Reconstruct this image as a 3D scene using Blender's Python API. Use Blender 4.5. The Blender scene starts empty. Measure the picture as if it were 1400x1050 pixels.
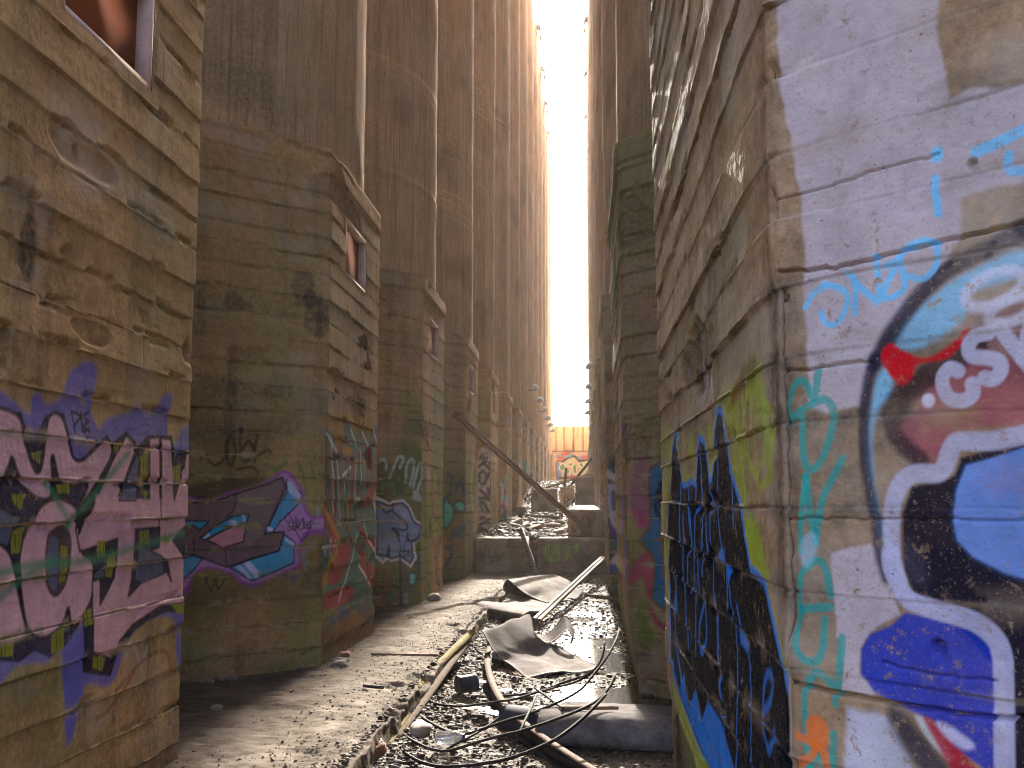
import bpy, bmesh, math, random
import numpy as np
from mathutils import Vector
random.seed(7); rng = np.random.default_rng(7)
SC = bpy.context.scene
COL = SC.collection
PI = math.pi

# ------------------------------------------------------------------ camera
F = 1400.0
pitch = math.atan(157 / F)
psi = math.atan(98 / F * math.cos(pitch))
cF = np.array([-math.sin(psi) * math.cos(pitch), math.cos(psi) * math.cos(pitch), math.sin(pitch)])
cR = np.array([math.cos(psi), math.sin(psi), 0.0])
cU = np.cross(cR, cF)
C0 = np.array([0, 0, 1.6])
def ray(x, y): return cF + cR * (x - 700) / F - cU * (y - 525) / F
def onZ(x, y, z):
    d = ray(x, y); return C0 + d * ((z - C0[2]) / d[2])
def onY(x, y, Y):
    d = ray(x, y); return C0 + d * (Y / d[1])
def onX(x, y, X):
    d = ray(x, y); return C0 + d * (X / d[0])
cam = bpy.data.cameras.new("camera"); camo = bpy.data.objects.new("camera", cam); COL.objects.link(camo)
cam.sensor_width = 36; cam.lens = 36; cam.clip_start = 0.05; cam.clip_end = 2000
camo.location = C0; camo.rotation_euler = (PI / 2 + pitch, 0, psi)
SC.camera = camo

# ------------------------------------------------------------------ object helpers
def tag(o, label=None, cat=None, group=None, kind=None):
    if label: o['label'] = label
    if cat: o['category'] = cat
    if group: o['group'] = group
    if kind: o['kind'] = kind
    return o
def empty(name, loc=(0, 0, 0), rz=0):
    o = bpy.data.objects.new(name, None); COL.objects.link(o); o.location = loc; o.rotation_euler = (0, 0, rz); return o
def mesh_np(name, co, quads, mat, parent=None, tris=None, attrs=None, smooth=False):
    me = bpy.data.meshes.new(name)
    co = np.asarray(co, np.float32); n = len(co)
    quads = np.asarray(quads, np.int32).reshape(-1, 4)
    tris = np.zeros((0, 3), np.int32) if tris is None else np.asarray(tris, np.int32).reshape(-1, 3)
    me.vertices.add(n); me.vertices.foreach_set("co", co.ravel())
    nl = quads.size + tris.size
    me.loops.add(nl); me.loops.foreach_set("vertex_index", np.concatenate([quads.ravel(), tris.ravel()]))
    nf = len(quads) + len(tris)
    me.polygons.add(nf)
    st = np.concatenate([np.arange(len(quads)) * 4, quads.size + np.arange(len(tris)) * 3]).astype(np.int32)
    me.polygons.foreach_set("loop_start", st)
    if smooth: me.polygons.foreach_set("use_smooth", np.ones(nf, bool))
    for an, arr in (attrs or {}).items():
        a = me.attributes.new(an, 'FLOAT_COLOR', 'POINT'); a.data.foreach_set("color", np.asarray(arr, np.float32).ravel())
    me.update(); me.validate()
    if mat: me.materials.append(mat)
    o = bpy.data.objects.new(name, me); COL.objects.link(o)
    if parent: o.parent = parent
    return o
class MB:
    """collects boxes, tubes, lofts, stones into ONE mesh"""
    def __init__(s): s.v = []; s.q = []; s.t = []; s.n = 0
    def add(s, co, quads=(), tris=()):
        co = np.asarray(co, float).reshape(-1, 3)
        for q in quads: s.q.append([i + s.n for i in q])
        for t in tris: s.t.append([i + s.n for i in t])
        s.v.append(co); s.n += len(co); return s
    def box(s, lo, hi, rot=None, org=None, jit=0):
        x0, y0, z0 = lo; x1, y1, z1 = hi
        co = np.array([(x0, y0, z0), (x1, y0, z0), (x1, y1, z0), (x0, y1, z0), (x0, y0, z1), (x1, y0, z1), (x1, y1, z1), (x0, y1, z1)], float)
        if jit: co += rng.uniform(-jit, jit, co.shape)
        if rot is not None: co = co @ np.asarray(rot)
        if org is not None: co = co + np.asarray(org)
        return s.add(co, [(0, 3, 2, 1), (4, 5, 6, 7), (0, 1, 5, 4), (1, 2, 6, 5), (2, 3, 7, 6), (3, 0, 4, 7)])
    def sweep(s, path, prof, up=(0, 0, 1), closed=True, scale=None):
        """prof: list of (side, up) pairs swept along path"""
        path = np.asarray(path, float); prof = np.asarray(prof, float); m = len(prof); up = np.asarray(up, float)
        rings = []
        for i, p in enumerate(path):
            t = path[min(i + 1, len(path) - 1)] - path[max(i - 1, 0)]; t /= np.linalg.norm(t) + 1e-9
            sd = np.cross(t, up); sd /= np.linalg.norm(sd) + 1e-9; u = np.cross(sd, t)
            k = 1 if scale is None else scale[i]
            rings.append(p + k * (prof[:, :1] * sd + prof[:, 1:] * u))
        co = np.concatenate(rings); q = []
        for i in range(len(path) - 1):
            for j in range(m if closed else m - 1):
                a = i * m + j; b = i * m + (j + 1) % m; q.append((a, b, b + m, a + m))
        s.add(co, q)
        if closed:
            base = s.n - len(co)
            for st in (0, (len(path) - 1) * m):
                for j in range(1, m - 1): s.t.append([base + st, base + st + j, base + st + j + 1])
        return s
    def tube(s, path, r, n=8):
        a = np.arange(n) * 2 * PI / n
        return s.sweep(path, np.stack([r * np.cos(a), r * np.sin(a)], 1))
    def lathe(s, prof, org, axis=(0, 0, 1), n=20):
        ax = np.asarray(axis, float); ax /= np.linalg.norm(ax)
        h = np.array([1, 0, 0]) if abs(ax[0]) < .9 else np.array([0, 1, 0]); u = np.cross(ax, h); u /= np.linalg.norm(u); w = np.cross(ax, u)
        co = []; q = []
        for r, z in prof:
            for k in range(n):
                a = 2 * PI * k / n; co.append(np.asarray(org) + ax * z + r * (u * math.cos(a) + w * math.sin(a)))
        for i in range(len(prof) - 1):
            for k in range(n):
                a = i * n + k; b = i * n + (k + 1) % n; q.append((a, b, b + n, a + n))
        return s.add(co, q)
    def build(s, name, mat, parent=None, smooth=False):
        return mesh_np(name, np.concatenate(s.v), s.q if s.q else np.zeros((0, 4)), mat, parent, tris=s.t if s.t else None, smooth=smooth)

# ------------------------------------------------------------------ numpy noise
def _h(xi, yi, seed):
    h = (xi * 374761393 + yi * 668265263 + seed * 1442695041) & 0xffffffff
    h = ((h ^ (h >> 13)) * 1274126177) & 0xffffffff
    return ((h ^ (h >> 16)) & 0xffff) / 65535.0
def vn(x, y, seed=0):
    x = np.asarray(x, float); y = np.asarray(y, float)
    xf = np.floor(x); yf = np.floor(y); xi = xf.astype(np.int64); yi = yf.astype(np.int64)
    u = x - xf; v = y - yf; u = u * u * (3 - 2 * u); v = v * v * (3 - 2 * v)
    return (_h(xi, yi, seed) * (1 - u) + _h(xi + 1, yi, seed) * u) * (1 - v) + (_h(xi, yi + 1, seed) * (1 - u) + _h(xi + 1, yi + 1, seed) * u) * v
def fbm(x, y, seed=0, o=4):
    r = 0; a = .5; t = 0
    for k in range(o):
        r = r + a * vn(x * 2 ** k + 17.3 * k, y * 2 ** k + 5.1 * k, seed + k); t += a; a *= .5
    return r / t
def ss(a, b, x):
    t = np.clip((x - a) / (b - a + 1e-12), 0, 1); return t * t * (3 - 2 * t)
def lin(c):
    c = np.asarray(c, float) / 255.0
    return np.where(c <= .04045, c / 12.92, ((c + .055) / 1.055) ** 2.4)

# ------------------------------------------------------------------ materials
def nt(mat):
    mat.use_nodes = True; t = mat.node_tree; t.nodes.clear(); return t
def N(t, typ, **k):
    n = t.nodes.new(typ)
    for a, b in k.items():
        if a.startswith('i_'): n.inputs[int(a[2:]) if a[2:].isdigit() else a[2:]].default_value = b
        else: setattr(n, a, b)
    return n
def mixc(t, fac, a, b, blend='MIX'):
    m = t.nodes.new('ShaderNodeMix'); m.data_type = 'RGBA'; m.blend_type = blend
    for i, v in ((0, fac), (6, a), (7, b)):
        if isinstance(v, bpy.types.NodeSocket): t.links.new(v, m.inputs[i])
        elif i == 0: m.inputs[0].default_value = v
        else: m.inputs[i].default_value = (*v, 1)
    return m.outputs[2]
def mth(t, op, a, b=None, c=None, clamp=False):
    m = t.nodes.new('ShaderNodeMath'); m.operation = op; m.use_clamp = clamp
    for i, v in enumerate((a, b, c)):
        if v is None: continue
        if isinstance(v, bpy.types.NodeSocket): t.links.new(v, m.inputs[i])
        else: m.inputs[i].default_value = v
    return m.outputs[0]
def noise(t, vec, scale, detail=4, rough=.55, stretch=None):
    if stretch:
        mp = N(t, 'ShaderNodeMapping'); mp.inputs['Scale'].default_value = stretch; t.links.new(vec, mp.inputs[0]); vec = mp.outputs[0]
    n = N(t, 'ShaderNodeTexNoise'); n.inputs['Scale'].default_value = scale; n.inputs['Detail'].default_value = detail; n.inputs['Roughness'].default_value = rough
    t.links.new(vec, n.inputs['Vector']); return n.outputs['Fac']
def rampf(t, v, lo, hi):
    m = N(t, 'ShaderNodeMapRange'); m.inputs[1].default_value = lo; m.inputs[2].default_value = hi; t.links.new(v, m.inputs[0]); return m.outputs[0]
def bsdf(t, col, rough, bump=None, spec=.5, metal=0):
    b = N(t, 'ShaderNodeBsdfPrincipled'); o = N(t, 'ShaderNodeOutputMaterial'); t.links.new(b.outputs[0], o.inputs[0])
    for s, v in (('Base Color', col), ('Roughness', rough), ('Metallic', metal), ('Specular IOR Level', spec)):
        if isinstance(v, bpy.types.NodeSocket): t.links.new(v, b.inputs[s])
        else: b.inputs[s].default_value = (*v, 1) if s == 'Base Color' else v
    if bump is not None: t.links.new(bump, b.inputs['Normal'])
    return b
def bump(t, h, strength, dist=.01, nrm=None):
    b = N(t, 'ShaderNodeBump'); b.inputs['Strength'].default_value = strength; b.inputs['Distance'].default_value = dist
    t.links.new(h, b.inputs['Height'])
    if nrm is not None: t.links.new(nrm, b.inputs['Normal'])
    return b.outputs[0]
def concrete(name, c1, c2, dark=(.085, .06, .038), moss=(.19, .22, .06), pale=(.5, .44, .37), fine=70, streak=(1, 1, 1), pits=1.0, spec=.10):
    m = bpy.data.materials.new(name); t = nt(m)
    P = N(t, 'ShaderNodeNewGeometry').outputs['Position']
    n1 = noise(t, P, 1.7, 5, .6); n2 = noise(t, P, 9, 5, .65, streak); n3 = noise(t, P, fine, 3, .6)
    f = mth(t, 'ADD', mth(t, 'MULTIPLY', n1, .5), mth(t, 'MULTIPLY', n2, .5))
    col = mixc(t, rampf(t, f, .36, .64), c1, c2)
    col = mixc(t, mth(t, 'MULTIPLY', rampf(t, n3, .55, .8), .5), col, tuple(x * .45 for x in c2))
    col = mixc(t, mth(t, 'MULTIPLY', rampf(t, n3, .42, .22), .35), col, tuple(min(1, x * 1.6) for x in c1))
    n4 = noise(t, P, 24, 6, .72); col = mixc(t, mth(t, 'MULTIPLY', rampf(t, n4, .50, .64), .38), col, tuple(x * .5 for x in c2)); col = mixc(t, mth(t, 'MULTIPLY', rampf(t, n4, .46, .34), .3), col, tuple(min(1, x * 1.25) for x in c1))
    if streak[2] < 1:
        for sc_, lo, hi, am, kc in ((34, .52, .62, .45, .42), (16, .55, .66, .4, .5), (26, .47, .38, .3, 1.5)):
            col = mixc(t, mth(t, 'MULTIPLY', rampf(t, noise(t, P, sc_, 4, .6, (1, 1, .035)), lo, hi), am), col, tuple(min(1, x * kc) for x in c2))
    w = N(t, 'ShaderNodeAttribute', attribute_name='weather'); sp = N(t, 'ShaderNodeSeparateColor'); t.links.new(w.outputs['Color'], sp.inputs[0])
    wn = mth(t, 'MULTIPLY_ADD', n4, 2.4, -.7)
    def sharp(v): return mth(t, 'MULTIPLY', v, mth(t, 'MULTIPLY_ADD', wn, .9, .55), clamp=True)
    col = mixc(t, sharp(sp.outputs[2]), col, pale)
    col = mixc(t, sharp(sp.outputs[1]), col, moss)
    col = mixc(t, sharp(sp.outputs[0]), col, dark)
    # pits
    vo = N(t, 'ShaderNodeTexVoronoi'); vo.inputs['Scale'].default_value = 34; t.links.new(P, vo.inputs['Vector'])
    pr = noise(t, P, 5, 2)
    pit = mth(t, 'MULTIPLY', rampf(t, vo.outputs['Distance'], .13, .05), rampf(t, pr, .52, .66))
    pit = mth(t, 'MULTIPLY', pit, pits)
    pa = N(t, 'ShaderNodeAttribute', attribute_name='paint')
    wear = mth(t, 'MULTIPLY', rampf(t, noise(t, P, 38, 5, .7), .575, .64), rampf(t, noise(t, P, 4.3, 3), .42, .60))
    wear = mth(t, 'MAXIMUM', wear, mth(t, 'MULTIPLY', rampf(t, noise(t, P, 170, 3, .7), .60, .67), .8))
    keep = mth(t, 'SUBTRACT', 1.0, mth(t, 'MAXIMUM', mth(t, 'MULTIPLY', wear, .85), mth(t, 'MULTIPLY', pit, .55)))
    a = mth(t, 'MULTIPLY', pa.outputs['Alpha'], keep)
    # premultiplied paint: col*(1-a) + rgb*keep, with uneven spray and grime
    base = mixc(t, a, col, (0, 0, 0))
    sc = N(t, 'ShaderNodeVectorMath', operation='SCALE'); t.links.new(pa.outputs['Color'], sc.inputs[0])
    grime = mth(t, 'MULTIPLY_ADD', rampf(t, n2, .3, .7), -.32, 1.12)
    t.links.new(mth(t, 'MULTIPLY', keep, grime), sc.inputs['Scale'])
    ad = N(t, 'ShaderNodeVectorMath', operation='ADD'); t.links.new(base, ad.inputs[0]); t.links.new(sc.outputs[0], ad.inputs[1])
    fin = mixc(t, mth(t, 'MULTIPLY', pit, .7), ad.outputs[0], (.03, .023, .017))
    hgt = mth(t, 'ADD', mth(t, 'MULTIPLY', n2, .5), mth(t, 'MULTIPLY', n3, .25))
    hgt = mth(t, 'SUBTRACT', hgt, mth(t, 'MULTIPLY', pit, .5))
    rg = mth(t, 'MULTIPLY_ADD', a, -.16, .88)
    bsdf(t, fin, rg, bump(t, mth(t, 'ADD', hgt, mth(t, 'MULTIPLY', n4, .35)), .7, .012), spec=mth(t, 'MULTIPLY_ADD', a, -.6 * spec, spec))
    return m
M = {}
M['wall'] = concrete('board_formed_concrete', (.58, .355, .158), (.31, .182, .078), pits=.7, spec=.05)
M['shaft'] = concrete('slipformed_concrete', (.65, .445, .255), (.46, .31, .165), streak=(1, 1, .12), fine=45, pits=.6)
M['wall_r'] = concrete('rough_board_concrete', (.43, .275, .15), (.25, .155, .083), pits=.5, spec=.01)
M['plinth'] = concrete('old_block_concrete', (.36, .255, .165), (.21, .145, .095))
def simple(name, c1, c2, rough=.7, scale=12, metal=0, bs=.4, stretch=None, spec=.5, fine=90, r2=None):
    m = bpy.data.materials.new(name); t = nt(m); P = N(t, 'ShaderNodeTexCoord').outputs['Object']
    n1 = noise(t, P, scale, 5, .65, stretch); n3 = noise(t, P, fine, 3, .6)
    col = mixc(t, rampf(t, n1, .35, .65), c1, c2)
    col = mixc(t, mth(t, 'MULTIPLY', rampf(t, n3, .5, .75), .5), col, tuple(x * .5 for x in c2))
    rr = rough if r2 is None else mth(t, 'MULTIPLY_ADD', rampf(t, n1, .35, .65), r2 - rough, rough)
    bsdf(t, col, rr, bump(t, mth(t, 'ADD', n1, mth(t, 'MULTIPLY', n3, .4)), bs, .006), spec, metal); return m
M['rust'] = simple('rusty_steel', (.40, .24, .155), (.25, .15, .095), .9, 14, 0, .4, None, .05)
M['rust_l'] = simple('worn_rusty_rail', (.17, .105, .07), (.085, .045, .028), .85, 18, 0, .4, None, .05)
M['dark_steel'] = simple('dark_steel', (.04, .032, .028), (.02, .016, .014), .8, 20, 0, .4, None, .08)
M['wood'] = simple('weathered_yellow_wood', (.30, .25, .09), (.18, .13, .05), .95, 8, 0, .5, (8, 1, 8), .05)
M['wood_b'] = simple('brown_wood', (.15, .10, .06), (.08, .05, .03), .95, 8, 0, .5, (8, 1, 8), .05)
M['belt'] = simple('worn_conveyor_rubber', (.21, .175, .155), (.085, .072, .066), 1.0, 5, 0, .8, (1, 1, 1), .018, 40, .75)
M['belt_d'] = simple('grey_black_conveyor_rubber', (.17, .148, .14), (.075, .066, .066), .95, 6, 0, .6, None, .03)
M['belt_b'] = simple('dark_conveyor_rubber', (.045, .042, .052), (.025, .024, .032), .8, 7, 0, .5, None, .04)
M['wire'] = simple('rusty_wire', (.045, .027, .022), (.022, .015, .013), .8, 30, 0, .4, None, .08)
M['can'] = simple('dented_can_paint', (.035, .042, .06), (.02, .022, .03), .5, 14, 0, .4, None, .3)
M['can_end'] = simple('can_end_metal', (.22, .2, .2), (.10, .08, .07), .45, 20, .7)
M['white'] = simple('dirty_white_plastic', (.62, .6, .58), (.40, .38, .36), .5, 20)
M['blue'] = simple('blue_plastic', (.05, .09, .22), (.03, .05, .12), .4, 20)
M['green'] = simple('green_plastic', (.04, .35, .08), (.03, .2, .05), .4, 20)
M['orange'] = simple('orange_paint', (.55, .28, .06), (.40, .2, .05), .6, 20)
M['zinc'] = simple('galvanised_hood', (.62, .62, .63), (.42, .42, .43), .6, 9, .1, .2)
M['jamb'] = simple('pale_plaster', (.66, .47, .40), (.50, .34, .28), .85, 9)
M['red_in'] = simple('rust_red_shutter', (.36, .095, .026), (.31, .08, .022), .95, 2, 0, .01, None, .02)
M['stone'] = simple('grey_rubble', (.30, .25, .2), (.16, .125, .095), .85, 9)
M['brick'] = simple('broken_red_brick', (.36, .14, .07), (.2, .08, .045), .85, 14)
def glass(name, tint, rough):
    m = bpy.data.materials.new(name); t = nt(m); b = bsdf(t, tint, rough); b.inputs['Transmission Weight'].default_value = .9; return m
M['clear'] = glass('cloudy_clear_plastic', (.85, .85, .84), .12)
m = bpy.data.materials.new('gravel_ground'); t = nt(m)
P = N(t, 'ShaderNodeNewGeometry').outputs['Position']
v1 = N(t, 'ShaderNodeTexVoronoi'); v1.inputs['Scale'].default_value = 34; t.links.new(P, v1.inputs['Vector'])
v2 = N(t, 'ShaderNodeTexVoronoi'); v2.inputs['Scale'].default_value = 90; t.links.new(P, v2.inputs['Vector'])
n1 = noise(t, P, 1.3, 5, .6); n2 = noise(t, P, 14, 5, .7)
sx = N(t, 'ShaderNodeSeparateColor'); t.links.new(v1.outputs['Color'], sx.inputs[0])
col = mixc(t, sx.outputs[0], (.065, .046, .03), (.15, .11, .075))
col = mixc(t, mth(t, 'MULTIPLY', rampf(t, n2, .4, .65), .6), col, (.06, .043, .03))
col = mixc(t, mth(t, 'MULTIPLY', rampf(t, n1, .45, .6), .5), col, (.09, .06, .038))
w = N(t, 'ShaderNodeAttribute', attribute_name='weather'); sp = N(t, 'ShaderNodeSeparateColor'); t.links.new(w.outputs['Color'], sp.inputs[0])
col = mixc(t, sp.outputs[2], col, (.13, .10, .075)); col = mixc(t, sp.outputs[0], col, (.03, .021, .014))
hh = mth(t, 'ADD', mth(t, 'MULTIPLY', v1.outputs['Distance'], -.8), mth(t, 'ADD', mth(t, 'MULTIPLY', v2.outputs['Distance'], -.3), n2))
bsdf(t, col, mth(t, 'MULTIPLY_ADD', sp.outputs[1], -.5, .85), bump(t, hh, .8, .02), .06)
M['ground'] = m
m = bpy.data.materials.new('puddle_water'); t = nt(m)
P = N(t, 'ShaderNodeNewGeometry').outputs['Position']
b = bsdf(t, (.02, .015, .01), .06, bump(t, noise(t, P, 9, 2), .04, .01), .6); M['water'] = m
# ------------------------------------------------------------------ spray paint on wall grids
def smooth_pts(p, closed, k=5):
    p = np.asarray(p, float); n = len(p)
    if n < 3: return p
    out = []
    for i in range(n if closed else n - 1):
        if closed: a, b, c, d = p[(i - 1) % n], p[i], p[(i + 1) % n], p[(i + 2) % n]
        else: a, b, c, d = p[max(i - 1, 0)], p[i], p[i + 1], p[min(i + 2, n - 1)]
        for j in range(k):
            u = j / k
            out.append(.5 * (2 * b + (c - a) * u + (2 * a - 5 * b + 4 * c - d) * u * u + (3 * b - a - 3 * c + d) * u ** 3))
    if not closed: out.append(p[-1])
    return np.array(out)
def segdist(X, Z, p, closed):
    d = np.full(X.shape, 1e9); n = len(p)
    for i in range(n if closed else n - 1):
        a = p[i]; b = p[(i + 1) % n]; e = b - a; L = e @ e + 1e-12
        u = np.clip(((X - a[0]) * e[0] + (Z - a[1]) * e[1]) / L, 0, 1)
        d = np.minimum(d, (X - a[0] - u * e[0]) ** 2 + (Z - a[1] - u * e[1]) ** 2)
    return np.sqrt(d)
def inside(X, Z, p):
    r = np.zeros(X.shape, bool); n = len(p)
    for i in range(n):
        x1, z1 = p[i]; x2, z2 = p[(i + 1) % n]
        if z1 == z2: continue
        c = (z1 > Z) != (z2 > Z)
        r ^= c & (X < (x2 - x1) * (Z - z1) / (z2 - z1) + x1)
    return r
def paint(layers, S, Z, smin=-1e9, smax=1e9):
    """composite the layers on the grid; returns premultiplied rgba (len(Z), len(S), 4)"""
    out = np.zeros((len(Z), len(S), 4))
    for L in layers:
        p = L['p']; w = L.get('w', 0) / 2; so = L.get('soft', .006); lo, hi = L.get('lim', (smin, smax))
        pad = w + so * 2
        i0, i1 = np.searchsorted(S, (max(p[:, 0].min() - pad, lo), min(p[:, 0].max() + pad, hi + 1e-6)))
        j0, j1 = np.searchsorted(Z, (p[:, 1].min() - pad, p[:, 1].max() + pad))
        if i1 <= i0 or j1 <= j0: continue
        X, Y = np.meshgrid(S[i0:i1], Z[j0:j1])
        wob = L.get('wob', 0)
        if wob:
            X = X + wob * (fbm(X * 14, Y * 14, 91, 3) - .5) * 2; Y = Y + wob * (fbm(X * 14, Y * 14, 57, 3) - .5) * 2
        if L['k'] == 's': sd = segdist(X, Y, p, False) - w
        else:
            sd = segdist(X, Y, p, True); sd = np.where(inside(X, Y, p), -sd, sd) - w
        a = ss(so, -so, sd) * L.get('op', 1)
        if L.get('grain', .18): a = a * (1 - L.get('grain', .18) * fbm(X * 5, Y * 3, 33, 4) * 1.4).clip(0, 1)
        if L.get('patch'): a = a * ss(L['patch'] - .06, L['patch'] + .06, fbm(X * 9, Y * 9, 71, 4))
        a = a[..., None]; o = out[j0:j1, i0:i1]
        c = np.concatenate([np.broadcast_to(L['c'], a.shape[:2] + (3,)) * a, a], 2)
        out[j0:j1, i0:i1] = o * (1 - a) + c
    return out

T225 = math.tan(PI / 8)
class Oct:
    """octagonal silo base: s runs along near chamfer (-L..0), alley face (0..L), far chamfer (L..2L)"""
    def __init__(o, cx, cy, a, right):
        o.cx, o.cy, o.a, o.right = cx, cy, a, right
        o.L = 2 * a * T225; h = o.L / 2; m = -1 if right else 1
        P = [(h, -a), (a, -h), (a, h), (h, a), (-h, a), (-a, h), (-a, -h), (-h, -a)]
        o.P = [np.array([cx + m * x, cy + y]) for x, y in P]
        r = math.sqrt(.5); o.n = [np.array([m * r, -r]), np.array([m, 0.]), np.array([m * r, r])]
        o.T = [(o.P[i + 1] - o.P[i]) / o.L for i in range(3)]
    def pos(o, S):
        f = np.clip(np.floor(S / o.L).astype(int) + 1, 0, 2)
        P = np.array(o.P[:3])[f]; T = np.array(o.T)[f]
        xy = P + T * (S - (f - 1) * o.L)[:, None]
        n = np.array(o.n)[f]
        for k, (u, v) in ((0, (0, 1)), (o.L, (1, 2))):
            e = np.abs(S - k) < 1e-6; b = o.n[u] + o.n[v]; n[e] = b / (b @ o.n[u])
        return xy, n
    def px(o, face, pts, off=0.0):
        q = o.P[face] + o.n[face] * off; out = []
        for x, y in pts:
            d = ray(x, y); k = (q @ o.n[face]) / (d[:2] @ o.n[face]); p = C0 + d * k
            out.append(((p[:2] - q) @ o.T[face] + (face - 1) * o.L, p[2]))
        return np.array(out)

def relief(S, Z, seed, bh, tilt, amp, joints, blen=(2.0, 3.4), spall=.66, fin=.006):
    """board-formed concrete: courses with steps, tilts, butt joints, chips, spalls"""
    X, Y = np.meshgrid(S, Z)
    Yw = Y + .010 * (vn(X * .9, Y * .4, seed + 1) - .5) + .006 * (vn(X * 5, Y * 2, seed + 2) - .5)
    idx = np.clip(np.searchsorted(joints, Yw) - 1, 0, len(joints) - 2)
    z0 = joints[idx]; dz = joints[idx + 1] - z0; t = (Yw - z0) / dz
    r = np.random.default_rng(seed); n = len(joints)
    off = r.uniform(-amp, amp, n); tl = r.uniform(.15, 1, n) * tilt; sh = r.uniform(0, 4, n); bl = r.uniform(*blen, n)
    bi = np.floor((X + sh[idx]) / bl[idx]).astype(np.int64); bf = (X + sh[idx]) / bl[idx] - bi
    d = off[idx] + tl[idx] * (.5 - t) + (_h(idx.astype(np.int64) * 7 + 3, bi, seed) - .5) * amp * .9
    ed = np.minimum(t, 1 - t) * dz                                   # distance to a joint
    jb = np.minimum(bf, 1 - bf) * bl[idx]
    lipn = vn(X * 4 + 31, idx * 3.7, seed + 4)
    d = d + fin * ss(.011, .002, ed) * ss(.45, .7, lipn)
    d = d - .010 * ss(.006, .0, np.minimum(ed, jb)) * ss(.6, .4, lipn)
    ch = fbm(X * 2.6, idx * 2.3 + Y * 5, seed + 5, 5)                 # broken board edges
    d = d - .020 * ss(.60, .70, ch) * ss(.05, .008, ed) * (.6 + .8 * vn(X * 60, Y * 60, seed + 6))
    sp = fbm(X * 1.1, Y * 1.9, seed + 7, 4); sm = ss(spall, spall + .05, sp)
    d = d - sm * (.014 + .016 * fbm(X * 32, Y * 32, seed + 8, 3))
    d = d + .003 * (fbm(X * 3, Y * 26, seed + 9, 3) - .5) * (1 - sm) + .0018 * (fbm(X * 55, Y * 55, seed + 10, 2) - .5)
    return d, sm, ed, X, Y, idx

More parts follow.
